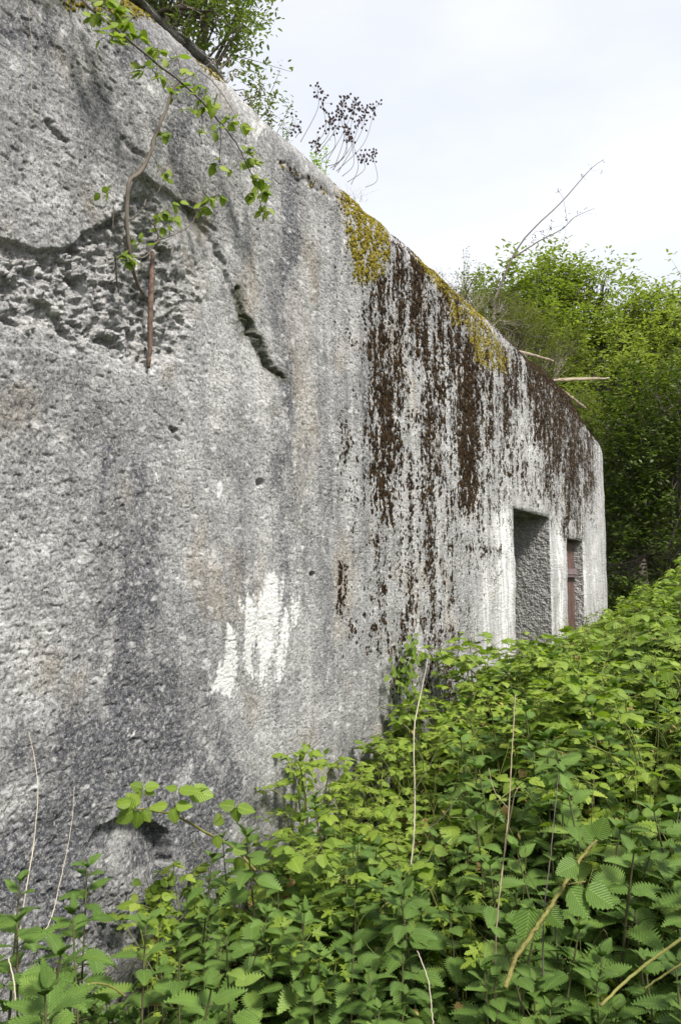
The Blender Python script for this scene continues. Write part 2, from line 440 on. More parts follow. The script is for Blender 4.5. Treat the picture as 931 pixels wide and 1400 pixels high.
# lower missing flake
low = [(118, 1165), (140, 1128), (170, 1112), (200, 1112), (214, 1124), (230, 1136), (236, 1160), (238, 1196), (232, 1290), (150, 1300), (120, 1240)]
sdl = poly_sd(px+jx*.5, py+jy*.5, low)
ncl = line_d(px+jx*.5, py+jy*.5, low[3:8])
D -= sst(1.5, -2.0, sdl)*(.010+.070*np.exp(-ncl/46.))
lowrough = sst(6, -10, poly_sd(qx, qy, [(60, 1210), (150, 1195), (215, 1230), (200, 1300), (40, 1330)]))
D += lowrough*(-.008+.018*stone*(.3+cid))
# holes
for hx, hy, r in ((356, 660, 5), (88, 655, 0), (426, 785, 3), (30, 300, 0), (243, 588, 3)):
    if r: D -= .04*np.exp(-(np.hypot(px-hx, py-hy)/r)**4)
# groove (day joint) under the rounded top
gj = line_d(qx, qy, [(388, 226), (420, 248), (455, 268), (480, 276)])
D -= .012*np.exp(-(gj/4.)**2)
# erosion at the edges of the openings
for xa, xb, zz in ((X1a, X1b, Z1), (X2a, X2b, Z2)):
    ex = np.maximum(np.maximum(xa-X_, X_-xb), 0); ez = np.maximum(P0[:, 2]-zz, 0)
    dd = np.where((X_ > xa-.3) & (X_ < xb+.3) & (S_ < zz+.3), np.hypot(ex, ez), 9)
    D -= (.020+.012*noise2(X_*9, S_*9, 55))*np.exp(-(dd/.018))
D *= np.where(X_ > 11, .7, 1)

G = lambda cx, cy, sx, sy: np.exp(-((px-cx)/sx)**2-((py-cy)/sy)**2)
bl = fbm(X_*5, S_*2.4, 5, 91); bl2 = fbm(X_*11, S_*9, 4, 95); bl3 = fbm(X_*46, S_*50, 3, 96)
stk = fbm(X_*16, S_*.7, 4, 97)             # vertical run-off streaks
st = (1.4*G(170, 930, 42, 130)+1.3*G(235, 1060, 75, 130)+1.5*G(40, 1180, 100, 110)+.9*G(250, 1180, 40, 70)+.6*G(90, 1040, 60, 60)
      + .75*G(160, 110, 55, 75)+.75*G(255, 165, 26, 85)+.45*G(60, 560, 60, 60)+.5*G(150, 640, 60, 80)+.85*G(386, 640, 13, 240)+.6*G(400, 330, 12, 90)+.5*G(448, 700, 10, 200)
      + .35*G(330, 640, 8, 160)+.35*G(210, 780, 60, 100)+.4*G(395, 290, 18, 110)+.5*G(30, 40, 70, 60)+.3*G(265, 250, 25, 60)
      + .35*G(640, 860, 12, 90)+.35*G(440, 760, 12, 160)+.4*G(150, 1000, 90, 80)+.35*G(500, 560, 14, 150))
stain = np.clip(st*(.85+.8*bl+.7*bl2)+.42*sst(.0, .55, fbm(X_*2.1, S_*1.1, 5, 191))*sst(560, 300, px)*(.5+.5*bl2)+.34*sst(.1, .8, stk)*(1-.4*sst(400, 250, px))+.12*sst(.1, .7, bl), 0, .92)*np.clip(.95+.5*bl3, .25, 1.4)
stain = np.maximum(stain, .42*sst(520, 620, px)*sst(.0, .6, stk+.5*bl2))
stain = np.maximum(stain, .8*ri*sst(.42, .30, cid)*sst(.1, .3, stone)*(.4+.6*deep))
warm = np.clip(sst(.15, .8, fbm(X_*3.2, S_*2.2, 4, 101))*.8+.6*G(405, 560, 25, 120)+.5*G(230, 410, 22, 16)+.7*G(225, 235, 14, 10)+.6*G(545, 470, 6, 40)+.5*G(400, 380, 20, 80), 0, .9)
warm *= sst(1.0, .2, st)
bare = np.clip(.42*sst(.1, .7, -stk)*sst(330, 480, px)+.4*G(362, 800, 9, 300)+1.0*ri*(.4+.6*stone)+.5*inside*sst(-.1, .6, bl2)+.7*sst(.12, .6, fbm(X_*4.2, S_*3.6, 4, 205))*sst(560, 380, px)+.75*ri*sst(-.3, .5, bl)+.8*sst(30, -20, poly_sd(qx, qy, [(318, 455), (345, 462), (376, 518), (352, 552), (320, 530), (300, 500)]))
               + .55*G(60, 215, 55, 30)+.5*G(30, 390, 70, 50)+.6*sst(4, -30, sdl)+.55*G(318, 130, 26, 28)+.5*G(230, 640, 40, 120)*sst(.1, .5, bl2)
               + .45*G(690, 640, 110, 90)+.5*G(690, 800, 60, 160)+.5*G(815, 740, 22, 200)+.35*G(40, 950, 50, 60)+.4*G(330, 1040, 80, 70), 0, .85)
white = np.zeros_like(px)
strokes = [[(372, 778), (383, 790), (381, 830), (374, 880), (368, 905), (360, 936), (352, 930), (354, 890), (346, 870), (350, 830), (358, 806)],
           [(333, 818), (347, 814), (350, 855), (344, 890), (342, 922), (333, 915), (328, 875), (333, 850)],
           [(384, 832), (393, 846), (389, 890), (381, 935), (374, 932), (378, 880)],
           [(306, 858), (319, 850), (319, 900), (323, 920), (312, 962), (300, 945), (281, 930), (290, 918), (303, 908)],
           [(398, 816), (408, 818), (406, 850), (397, 850)], [(326, 818), (332, 820), (331, 836), (326, 832)]]
ragx = 4.5*fbm(X_*28, S_*9, 4, 111)+5.0*fbm(X_*60, S_*60, 3, 113); ragy = 16*fbm(X_*26, S_*8, 4, 112)+5*fbm(X_*60, S_*60, 3, 116)
rag3 = fbm(X_*30, S_*8, 4, 114)+.7*fbm(X_*90, S_*90, 2, 115)
for p in strokes: white = np.maximum(white, sst(1.6, -1.2, poly_sd(px+ragx, py+ragy, p)+.3+2.6*sst(-.2, .7, -rag3)))
for cx, cy, rx, ry in ((300, 675, 7, 9), (355, 176, 8, 10), (207, 500, 9, 4), (14, 742, 4, 6), (120, 610, 3, 3), (216, 645, 3, 3), (190, 1250, 16, 16), (178, 1000, 4, 3)):
    white = np.maximum(white, .85*sst(1.3, .8, np.hypot((px+ragx-cx)/rx, (py+ragy-cy)/ry)))
wst = .25+.75*sst(-.3, .3, fbm(X_*22, S_*1.6, 4, 121)+.4*bl2)
for cx, w, y0, y1, a in ((690, 12, 690, 960, 1.3), (664, 7, 760, 960, .8), (766, 5, 715, 900, 1.3), (752, 4, 715, 900, .8), (812, 6, 700, 830, .5), (729, 7, 560, 640, .7), (636, 5, 570, 720, .7), (715, 5, 470, 620, .5), (612, 7, 470, 640, .55), (799, 5, 760, 840, .6), (600, 5, 660, 900, .35), (567, 4, 520, 760, .35)):
    white = np.maximum(white, a*np.exp(-((px-cx-(py-800)*.012)/w)**2)*sst(y0-20, y0+30, py)*sst(y1+20, y1-30, py)*wst)
white = np.maximum(white, .35*sst(.45, .8, bl2)*sst(520, 700, px))
white = np.maximum(white, .55*sst(.55, .9, fbm(X_*14, S_*18, 4, 131)))
cav = sst(.1, .6, fbm(X_*12, S_*14, 3, 141))
green = np.clip(.9*inside*np.exp(-near_c/9.)*sst(60, 110, px)*cav+.5*deep*cav+.75*np.exp(-(ck/4.5)**2)+.6*G(110, 4, 130, 16)*sst(-.3, .3, bl2), 0, .85)
dirt = np.zeros_like(px)
dirt = np.maximum(dirt, .5*np.exp(-(gj/5.)**2)*sst(-.2, .4, bl2))

def moss_density(px, py, X_, S_):
    fine = noise2(X_*30, S_*24, 159)+.6*noise2(X_*60, S_*50, 160)
    vs = fbm(X_*13, S_*.9, 3, 151)+.7*fbm(X_*30, S_*7, 3, 152)
    d = np.zeros_like(px)
    bb = fbm(X_*11, S_*8, 3, 157); ox = 30*fbm(X_*1.7, S_*2.1, 3, 158)+8*bb
    env = (.25+.75*sst(470, 530, px+ox))*sst(22, -26, poly_sd(px+ox, py, [(462, 300), (480, 262), (520, 300), (600, 360), (700, 445), (800, 560), (812, 600), (808, 720), (786, 735), (700, 672), (690, 760), (640, 830), (600, 950), (520, 900), (470, 900), (462, 700)]))
    d = env*(.05+.5*sst(-.1, .7, .6*vs+.9*bb))
    def stx(cx, w, y0, y1, a):
        return a*np.exp(-(abs(px-cx-7*noise2(S_*4, S_*0+cx, 5))/(w*1.15))**2.2)*sst(y0-12, y0+8, py)*sst(y1+22, y1-26, py)
    for a in ((516, 13, 380, 520, .75), (530, 14, 520, 720, .95), (516, 9, 600, 700, .85), (545, 10, 330, 560, .75), (574, 14, 330, 500, .95), (592, 9, 470, 660, .9), (578, 8, 560, 700, .7), (605, 8, 380, 560, .8),
              (622, 9, 400, 520, .9), (638, 12, 460, 705, 1.3), (655, 6, 480, 640, .8), (648, 8, 640, 700, .9), (668, 6, 480, 620, .7), (690, 6, 480, 600, .8), (704, 7, 480, 560, .9), (742, 15, 490, 610, 1.3), (752, 9, 600, 690, .8),
              (762, 13, 520, 650, 1.2), (783, 13, 550, 680, 1.2), (775, 6, 650, 740, .9), (790, 5, 660, 735, .9), (803, 8, 590, 690, .9), (725, 7, 480, 560, 1.),
              (588, 8, 700, 960, .45), (560, 10, 700, 900, .4), (520, 8, 700, 860, .35), (545, 9, 830, 960, .35), (610, 8, 900, 970, .5), (510, 8, 450, 620, .5), (466, 6, 770, 840, .8), (472, 5, 560, 640, .5)):
        d = np.maximum(d, stx(*a)*(.35+.9*sst(-.5, .5, vs+.8*bb)))
    d = d*(.50+.85*sst(-.45, .35, fine))
    band = line_d(px, py, [(500, 268), (560, 318), (640, 385), (720, 470), (800, 565)])   # crest
    d = np.maximum(d, 1.2*sst(20, 9, band)*sst(480, 520, px)*sst(812, 800, px))
    return d
md = moss_density(px, py, X_, S_)
dirt = np.maximum(dirt, np.clip(1.35*sst(.16, .75, md)*(.62+.9*bl2+1.0*bl3), 0, .97))
masks = np.stack([stain, white*(1-.8*sst(.4, .9, md)), warm, np.ones_like(px)], 1)
masks2 = np.stack([green, bare, np.clip(dirt, 0, 1), np.ones_like(px)], 1)
NO = np.stack([NXv[:, None]*nO, NYv[:, None]*nO, nZ], -1).reshape(-1, 3)
V = P0+NO*D[:, None]
idx = np.arange(nc*nr).reshape(nc, nr)
q = np.stack([idx[:-1, :-1], idx[1:, :-1], idx[1:, 1:], idx[:-1, 1:]], -1)
keep = np.ones(q.shape[:2], bool)
ci = np.arange(nc-1)
for xa, xb, k in ((X1a, X1b, K1), (X2a, X2b, K2)):
    i0, i1 = np.argmin(abs(xs-xa)), np.argmin(abs(xs-xb))
    keep[i0:i1, :k] = False
mesh_obj('wall', V, q[keep], M_conc, bunker, attrs={'masks': masks, 'masks2': masks2})
DISP = D.reshape(nc, nr)
def wall_y(X, Z):
    """y of the displaced face"""
    i = np.clip(np.searchsorted(xs, X), 0, len(xs)-1); j = np.clip((Z/flatH[i]*(len(zf)-1)).astype(int), 0, len(zf)-1)
    return WY-DISP[i, j]

def panel(name, O, U, W, nrm, nu, nw, amp, parent, mat=M_conc, seed=1, st=.12, gtop=0):
    O, U, W, nrm = map(lambda v: np.array(v, float), (O, U, W, nrm))
    a, b = np.meshgrid(np.linspace(0, 1, nu), np.linspace(0, 1, nw), indexing='ij')
    P = O+a[..., None]*U+b[..., None]*W
    lu, lw = a*np.linalg.norm(U), b*np.linalg.norm(W)
    d = amp*(fbm(lu*22+seed, lw*22, 4, seed, .6)+.8*fbm(lu*5, lw*5, 2, seed+3))
    f1, f2, c = worley(lu*40+seed, lw*40, seed); d += amp*.9*sst(0, .5, f2-f1)
    P = P+nrm*d[..., None]
    ix = np.arange(nu*nw).reshape(nu, nw)
    Qd = np.stack([ix[:-1, :-1], ix[1:, :-1], ix[1:, 1:], ix[:-1, 1:]], -1).reshape(-1, 4)
    n = nu*nw; o = np.ones(n)
    g = (gtop*np.ones((nu, nw))).ravel()*(.7+.5*fbm(lu.ravel()*9, lw.ravel()*9, 3, 7))
    m1 = np.stack([np.clip(st+.1*fbm(lu.ravel()*5, lw.ravel()*3, 3, 8), 0, 1), 0*o, .25*o, o], 1)
    m2 = np.stack([np.clip(g, 0, .9), .25*o, 0*o, o], 1)
    return mesh_obj(name, P.reshape(-1, 3), Qd, mat, parent, attrs={'masks': m1, 'masks2': m2})
Y0 = WY+.012
for (xa, xb, zz, dp, nm) in ((X1a, X1b, Z1, .75, 'doorway'), (X2a, X2b, Z2, .55, 'doorway')):
    dw = empty(nm, (0, 0, 0)); dw.parent = bunker
    panel('jamb', (xb, Y0, 0), (0, dp, 0), (0, 0, zz), (-1, 0, 0), 150, 420, .005, dw, seed=3, st=.05)
    panel('jamb', (xa, Y0, 0), (0, dp, 0), (0, 0, zz), (1, 0, 0), 60, 160, .004, dw, seed=5)
    panel('lintel', (xa, Y0, zz), (xb-xa, 0, 0), (0, dp, 0), (0, 0, -1), 140, 80, .004, dw, seed=7, gtop=.8)
    if nm == 'doorway' and xa == X1a:
        panel('back_wall', (xa, WY+dp, 0), (xb-xa, 0, 0), (0, 0, zz), (0, -1, 0), 60, 90, .004, dw, seed=9)
# rusty steel door in the second opening
def box(mb, c0, c1, bev=.004):
    c0, c1 = np.array(c0, float), np.array(c1, float)
    bm_v = []; 
    for z in (0, 1):
        for (sx, sy) in ((0, 0), (1, 0), (1, 1), (0, 1)):
            bm_v.append((c0[0] if sx == 0 else c1[0], c0[1] if sy == 0 else c1[1], c0[2] if z == 0 else c1[2]))
    mb.add(bm_v, None, [(0, 3, 2, 1), (4, 5, 6, 7), (0, 1, 5, 4), (1, 2, 6, 5), (2, 3, 7, 6), (3, 0, 4, 7)])
door = empty('steel_door', (0, 0, 0)); door.parent = bunker
yd = WY+.13
mb = MB(); box(mb, (X2a+.01, yd+.004, .02), (X2b-.012, yd+.05, Z2-.012)); o = mb.build('leaf', M_rust, door, smooth=False); o['label'] = 'dull reddish brown steel door leaf'
for k in range(4):
    w = (X2b-X2a-.03)/4
    mb = MB(); box(mb, (X2a+.014+k*w, yd-.012, .03), (X2a+.014+k*w+w-.010, yd+.003, Z2-.03)); mb.build('plank', M_rust, door, smooth=False)
zb = at(783, 783, yd)[2]
mb = MB(); box(mb, (X2a+.02, yd-.055, zb-.055), (X2b-.02, yd-.013, zb+.045)); hb = mb.build('crossbar', M_metal, door, smooth=False)
for k in range(9):
    mb = MB(); xk = X2a+.10+k*(X2b-X2a-.2)/8
    mb.tube([(xk, yd-.056, zb-.02), (xk, yd-.072, zb-.02)], .013, 8)
    mb.build('rivet', M_metal, hb)
# roof slab behind the crest, soil on it
Xr = np.linspace(-5, XE+.35, 60); Yr = np.linspace(WY+.42, 9.4, 30)
A, B = np.meshgrid(Xr, Yr, indexing='ij')
def roof_z(x, y): return 3.84+.55*sst(2.5, 6, y)*sst(12, 9, x)-.22*sst(8.6, 11.2, x)+.05*noise2(x*1.5, y*1.5, 5)
ix = np.arange(A.size).reshape(A.shape)
Qd = np.stack([ix[:-1, :-1], ix[1:, :-1], ix[1:, 1:], ix[:-1, 1:]], -1).reshape(-1, 4)
mesh_obj('roof', np.stack([A, B, roof_z(A, B)], -1).reshape(-1, 3), Qd, M_ground, bunker)['label'] = 'earth covered bunker roof'
mb = MB(); box(mb, (-5, WY+.9, 0), (XE+.05, 9.3, 3.7)); mb.build('core', M_black, bunker, smooth=False)
# rusty bar standing in the broken hollow
mb = MB()
pp = [at(209, 345, 2.02), at(208, 372, 2.0), at(207, 400, 1.992), at(206, 450, 1.99), at(204, 502, 1.995)]
mb.tube(smooth_path(pp, 60, .0012), [.007, .010, .011, .010, .007], 9, .16)
o = mb.build('reinforcing_bar', M_rustbar, bunker); o['label'] = 'rusty brown upright bar bared in the broken hollow'

def rock(name, c, r, mat, parent, seed=0, ax=None, attrs=True, n=40):
    th, ph = np.meshgrid(np.linspace(0, PI, n), np.linspace(0, 2*PI, 2*n, endpoint=False), indexing='ij')
    d = np.stack([np.sin(th)*np.cos(ph), np.sin(th)*np.sin(ph), np.cos(th)], -1)
    e = np.sign(d)*abs(d)**.55
    e = e*(1+.28*fbm(d[..., 0]*2.5+seed, d[..., 1]*2.5+d[..., 2]*2, 4, seed))[..., None]
    P = e*np.array(r)
    if ax is not None: P = P@np.array(ax).T
    P = P+np.array(c); m = 2*n
    ix = np.arange(n*m).reshape(n, m)
    Qd = np.stack([ix[:-1], ix[1:], np.roll(ix, -1, 1)[1:], np.roll(ix, -1, 1)[:-1]], -1).reshape(-1, 4)
    k = n*m; o = np.ones(k); fb = fbm(P[..., 0].ravel()*9, P[..., 1].ravel()*9, 3, seed)
    gr = np.clip((.4+.6*fb)+.5*sst(.2, .9, d[..., 2].ravel()), 0, .8)
    return mesh_obj(name, P.reshape(-1, 3), Qd, mat, parent, attrs={'masks': np.stack([0*o, .15*o, .3*o, o], 1), 'masks2': np.stack([gr, 0*o, 0*o, o], 1)})
def Rz(a): return [[math.cos(a), -math.sin(a), 0], [math.sin(a), math.cos(a), 0], [0, 0, 1]]
for (p, r, a, sd_) in (((212, 22), (.16, .035, .008), .05, 1), ((258, 58), (.12, .032, .010), -.06, 2), ((288, 88), (.07, .03, .014), .1, 3)):
    c = at(*p, y=2.13)-np.array([0, 0, .022]); o = rock('coping_slab', c, r, M_conc, bunker, sd_, Rz(a)); o['label'] = 'loose mossy slab lying along the crest'

# ------------------------------------------------------------------ moss
ico = []
def clump_template(seed, h=.55, n=4, m=7):
    r = np.random.default_rng(seed); V = [(0, 0, h*(1+.2*r.uniform(-1, 1)))]; 
    for i in range(1, n):
        t = i/(n-1)*PI/2
        for j in range(m):
            a = j*2*PI/m+i*.3; k = 1+.28*r.uniform(-1, 1)
            V.append((math.sin(t)*math.cos(a)*k, math.sin(t)*math.sin(a)*k, h*math.cos(t)*k-(.15 if i == n-1 else 0)))
    T = [(0, 1+j, 1+(j+1) % m) for j in range(m)]
    for i in range(n-2):
        for j in range(m):
            a = 1+i*m+j; b = 1+i*m+(j+1) % m; T += [(a, a+m, b+m), (a, b+m, b)]
    return np.array(V), np.array(T), np.zeros((len(V), 2))
CL = [clump_template(s) for s in range(4)]
def surf(Xc, Sc):
    """point and outward normal of the bunker skin at arc X, height along the profile S"""
    i = np.clip(np.searchsorted(ARC, Xc), 1, nc-1)
    S0 = S[i]; j = np.array([np.searchsorted(S0[k], Sc[k]) for k in range(len(Xc))]); j = np.clip(j, 0, nr-1)
    k = i*nr+j
    return V[k], NO[k], k
def moss(name, dens, N, rmin, rmax, mat, label, xlo, xhi, zlo, zhi, flat=.42, tall=1.2):
    Xc = RNG.uniform(xlo, xhi, N); Sc = RNG.uniform(zlo, zhi, N)
    Pq, Nq, k = surf(Xc, Sc)
    a, b = project(Pq)
    d = dens(a, b, Xc, Sc)
    ok = RNG.random(N) < d
    for xa, xb, zz in ((X1a, X1b, Z1), (X2a, X2b, Z2)): ok &= ~((Xc > xa-.01) & (Xc < xb+.01) & (Sc < zz+.01))
    Pq, Nq, d = Pq[ok], Nq[ok], d[ok]; n = len(Pq)
    r = RNG.uniform(rmin, rmax, n)*(.5+.6*np.clip(d, 0, 1))*(.6+.6*RNG.random(n)**2)
    t = np.cross(Nq, np.array([0, 0, 1.])+.01); t /= np.linalg.norm(t, axis=1)[:, None]; u = np.cross(Nq, t)
    ang = RNG.normal(0, .25, n); tt = t*np.cos(ang)[:, None]+u*np.sin(ang)[:, None]; uu = np.cross(Nq, tt)
    M = np.stack([tt*r[:, None], uu*(r*tall)[:, None], Nq*(r*flat)[:, None]], 2)
    mb = MB(); w = RNG.integers(0, 4, n)
    for s_ in range(4): mb.stamp(CL[s_], M[w == s_], Pq[w == s_])
    print(name, n)
    return tag(mb.build(name, mat), label, 'moss', kind='stuff')
yp = [[(466, 262), (500, 262), (524, 300), (532, 338), (526, 372), (508, 388), (486, 388), (478, 352), (472, 300)],
      [(560, 338), (575, 335), (650, 412), (668, 452), (640, 448), (618, 446), (610, 410), (582, 375)],
      [(640, 430), (664, 440), (694, 488), (690, 512), (662, 502), (646, 492)]]
def yd_(a, b, X, Sx):
    j = 5*fbm(X*8, Sx*5, 3, 5); m = 0
    for p, w in zip(yp, (1.1, .8, .8)): m = np.maximum(m, w*sst(5, -4, poly_sd(a+j, b+j, p)))
    m = m*(.35+.65*sst(-.5, .1, noise2(X*22, Sx*9, 3)))
    m = np.maximum(m, .45*sst(7, 2, line_d(a, b, [(386, 224), (420, 250), (455, 268), (478, 280)]))*sst(-.1, .3, noise2(X*9, Sx*9, 71)))
    m = np.maximum(m, .75*sst(22, 6, line_d(a, b, [(0, -6), (130, 2), (215, 14), (262, 52), (300, 96)]))*sst(-.3, .2, noise2(X*6, Sx*6, 72)))
    m = np.maximum(m, .25*sst(14, 5, line_d(a, b, [(466, 770), (474, 830)])))
    return m
def bd_(a, b, X, Sx):
    m = moss_density(a, b, X, Sx)
    for p in yp[:1]: m = m*(1-.9*sst(6, -4, poly_sd(a, b, p)))
    m = np.maximum(m, .45*sst(12, 3, line_d(a, b, [(180, -10), (250, 34), (300, 88), (400, 182), (470, 250)]))*sst(-.05, .3, noise2(X*7, Sx*9, 73)))
    m = np.maximum(m, .30*sst(9, 2, line_d(a, b, [(386, 218), (430, 250), (480, 276)]))*sst(0, .3, noise2(X*9, Sx*9, 71)))
    return m
moss('brown_moss', bd_, 340000, .0065, .0175, M_mossb, 'dark brown moss running down the wall in ragged streaks and dots', 1.9, 11.35, .6, 4.2)
moss('yellow_moss', yd_, 150000, .0045, .011, M_mossy, 'yellow green moss cushions hanging below the crest of the wall', 1.2, 7.6, 1.8, 4.25, flat=1.2, tall=1.2)

# ------------------------------------------------------------------ leaves
def leaf_tmpl(n=9, w=.36, teeth=.16, tipx=1.6, fold=.25, droop=.35, pleat=.02, base=.35):
    """unit-length leaf along +X, blade in XY, up is +Z; returns V, T, UV"""
    V = []; U = []
    def wid(t): return w*(math.sin(PI*min(1, t**.72*1.0))**.9)*(1-.15*t) if t < 1 else 0
    def zc(t): return -droop*t*t
    m = 2*n
    for i in range(n+1):
        t = i/n; V.append((t-.0*t, 0, zc(t))); U.append((0, t))
    L0 = len(V)
    for sgn in (1, -1):
        for j in range(m+1):
            t = j/m; ww = wid(t); tt = t
            if j % 2 == 1: ww = ww*(1+teeth); tt = t+teeth*.12
            else: ww = ww*(1-teeth*.6)
            z = zc(min(t, 1))+fold*abs(ww)*.9+(pleat if j % 2 else -pleat)*(ww > 0)-.25*ww*ww*2
            V.append((min(tt, 1), sgn*ww, z)); U.append((sgn*ww/w, t))
    T = []
    for s_, off in ((1, L0), (-1, L0+m+1)):
        for i in range(n):
            a, b = i, i+1; p, q_, r_ = off+2*i, off+2*i+1, off+2*i+2
            tri = [(a, q_, p), (a, b, q_), (b, r_, q_)]
            T += [t if s_ == -1 else t[::-1] for t in tri]
    return np.array(V, float), np.array(T), np.array(U, float)
L_NET = [leaf_tmpl(12, .29, .36, fold=.3, droop=d_, pleat=.024) for d_ in (.25, .45, .7)]
L_BRA = [leaf_tmpl(8, .40, .14, fold=.22, droop=d_, pleat=.018) for d_ in (.08, .25, .45)]
def lobed():
    th = np.linspace(-2.75, 2.75, 37); rr = .16+np.max([l*np.exp(-((th-c)/w_)**2) for c, l, w_ in ((0, .5, .5), (1.25, .36, .42), (-1.25, .36, .42), (2.4, .2, .4), (-2.4, .2, .4))], axis=0)*(1-.10*(np.arange(37) % 2))
    x = .34+rr*np.cos(th); y = rr*np.sin(th); z = .10*np.abs(y)-.22*x*x+.02*np.cos(th*7)
    V = np.vstack([[(.30, 0, -.02)], np.stack([x, y, z], 1), [(0, 0, 0)]])
    T = [(0, i, i+1) for i in range(1, 37)]+[(0, 37, 38), (0, 38, 1)]
    return V, np.array(T), np.stack([V[:, 1]*2, V[:, 0]], 1)
L_LOBE = [lobed()]
L_LOW = [leaf_tmpl(3, .40, .10, fold=.25, droop=d_, pleat=.0) for d_ in (.1, .4)]
L_ROUND = [leaf_tmpl(4, .44, .05, fold=.15, droop=.2, pleat=.0)]
L_TINY = (np.array([(0, 0, 0), (.5, .26, .04), (1, 0, -.08), (.5, -.26, .04)], float), np.array([(0, 2, 1), (0, 3, 2)]), np.zeros((4, 2)))
def frame(fwd, nrm):
    f = fwd/(np.linalg.norm(fwd, axis=-1, keepdims=True)+1e-9)
    s_ = np.cross(nrm, f); s_ /= np.linalg.norm(s_, axis=-1, keepdims=True)+1e-9
    return np.stack([f, s_, np.cross(f, s_)], -1)
class Leaves:
    def __init__(s): s.rec = {}
    def add(s, key, pos, fwd, nrm, size): s.rec.setdefault(key, []).append((pos, fwd, nrm, size))
    def into(s, mb, sets):
        for k, r in s.rec.items():
            P = np.array([a[0] for a in r]); Fv = np.array([a[1] for a in r], float); N = np.array([a[2] for a in r], float); z = np.array([a[3] for a in r])
            mb.stamp(sets[k], frame(Fv, N)*z[:, None, None], P)
def rv(s=1.): return RNG.normal(0, s, 3)

def nettle_proto(h, bend, seed, nodes=9, big=.085):
    r = np.random.default_rng(seed); root = empty('nettle')
    path = smooth_path([(0, 0, 0), (bend*.15, bend*.05, h*.4), (bend*.55, bend*.2, h*.75), (bend, bend*.3, h)], 26)
    mb = MB(); mb.tube(path, [.0042, .0036, .003, .0018], 6); 
    lv = Leaves(); az = r.uniform(0, PI)
    for k in range(nodes):
        t = .25+.75*(k/(nodes-1))**.85; p = path[int(t*25)]
        top = k/(nodes-1); size = big*(1.0-.62*top**2.2)*r.uniform(.85, 1.1)*(.75 if k == 0 else 1)
        for sgn in (0, PI):
            a = az+sgn+r.normal(0, .15); el = .15+.75*top**3+r.normal(0, .12)
            d = np.array([math.cos(a)*math.cos(el), math.sin(a)*math.cos(el), math.sin(el)])
            pl = size*.35*(1-.5*top); q_ = p+d*pl
            mb.tube([p, p+d*pl*.5+np.array([0, 0, .002]), q_], .0012, 4)
            lv.add(int(r.integers(0, 2)) if top > .7 else int(r.integers(0, 3)), q_, d+np.array([0, 0, -.15]), np.array([0, 0, 1.])+r.normal(0, .18, 3), size)
        az += PI/2+r.normal(0, .12)
    for k in range(5):
        a = r.uniform(0, 2*PI); d = np.array([math.cos(a)*.5, math.sin(a)*.5, .8]); lv.add(0, path[-1], d, np.array([-d[0], -d[1], .6]), r.uniform(.018, .034))
    mb.build('stem', M_stem_n, root, uv=True)
    m2 = MB(); lv.into(m2, L_NET); m2.build('leaves', M_nettle, root, uv=True)
    return root
def trifol(lv, mb, p, d, size, r, keys=(0, 1, 2), n3=3):
    """a bramble leaf: stalk and three leaflets, or five"""
    d = d/np.linalg.norm(d); pl = size*r.uniform(.7, 1.3)
    q_ = p+d*pl+np.array([0, 0, .18*pl]); mb.tube([p, p+d*pl*.55+np.array([0, 0, .12*pl]), q_], .0011, 4)
    h = np.array([d[0], d[1], 0]); h /= np.linalg.norm(h)+1e-9; sd_ = np.array([-h[1], h[0], 0])
    up = np.array([0, 0, 1.])+.28*r.normal(0, 1, 3)-.15*h
    k = lambda: int(keys[r.integers(0, len(keys))])
    lv.add(k(), q_+h*size*.22, h+np.array([0, 0, r.normal(-.05, .15)]), up, size*1.08)
    for s_ in (1, -1): lv.add(k(), q_, h*.35+sd_*s_+np.array([0, 0, r.normal(0, .15)]), up+s_*sd_*.15, size*.9)
def bramble_proto(seed, h=.7, canes=4, leafs=8, size=.052, mat=None, name='bramble', spread=.28, sets=None):
    r = np.random.default_rng(seed); root = empty(name); mb = MB(); lv = Leaves()
    for c in range(canes):
        a = r.uniform(0, 2*PI); sp = spread*r.uniform(.4, 1.2); hh = h*r.uniform(.78, 1.0)
        ex, ey = math.cos(a)*sp, math.sin(a)*sp
        path = smooth_path([(0, 0, 0), (ex*.25, ey*.25, hh*.55), (ex*.65, ey*.65, hh*.93), (ex*1.15, ey*1.15, hh*r.uniform(.9, 1.05))], 24)
        mb.tube(path, [.0034, .0026, .0014], 5)
        for k in range(leafs):
            t = .38+.62*k/(leafs-1); p = path[min(23, int(t*23))]
            b = a+k*2.4+r.normal(0, .3); el = r.uniform(.05, .5)
            d = np.array([math.cos(b)*math.cos(el), math.sin(b)*math.cos(el), math.sin(el)])
            trifol(lv, mb, p, d, size*r.uniform(.65, 1.15)*(1-.35*(t > .93)), r)
    mb.build('canes', M_stem_g, root, uv=True)
    m2 = MB(); lv.into(m2, sets or L_BRA); m2.build('leaves', mat or M_bramble, root, uv=True)
    return root
def put(proto, loc, rz, sc, first, tilt=(0, 0)):
    if first: o = proto
    else:
        o = proto.copy(); COL.objects.link(o)
        for ch in proto.children:
            c = ch.copy(); COL.objects.link(c); c.parent = o
    o.location = loc; o.rotation_euler = (tilt[0], tilt[1], rz); o.scale = (sc, sc, sc)
    return o
def top_h(x, y):
    """height of the leaf canopy above z=0"""
    w = np.interp(x, [0, 1.2, 1.7, 2.2, 3, 3.6, 4.3, 4.8, 5.2, 6, 7, 8.3, 11], [.32, .38, .40, .48, .62, .70, .90, 1.12, .95, .76, .52, .74, .93])
    e = np.interp(x, [0, 1.0, 1.6, 2.5, 4, 6, 9, 12], [.45, .55, .72, .98, 1.24, 1.50, 1.58, 1.45])
    k = np.clip((2-y)/(2-.09*x), 0, 1.4)
    return w+(e-w)*k**1.1
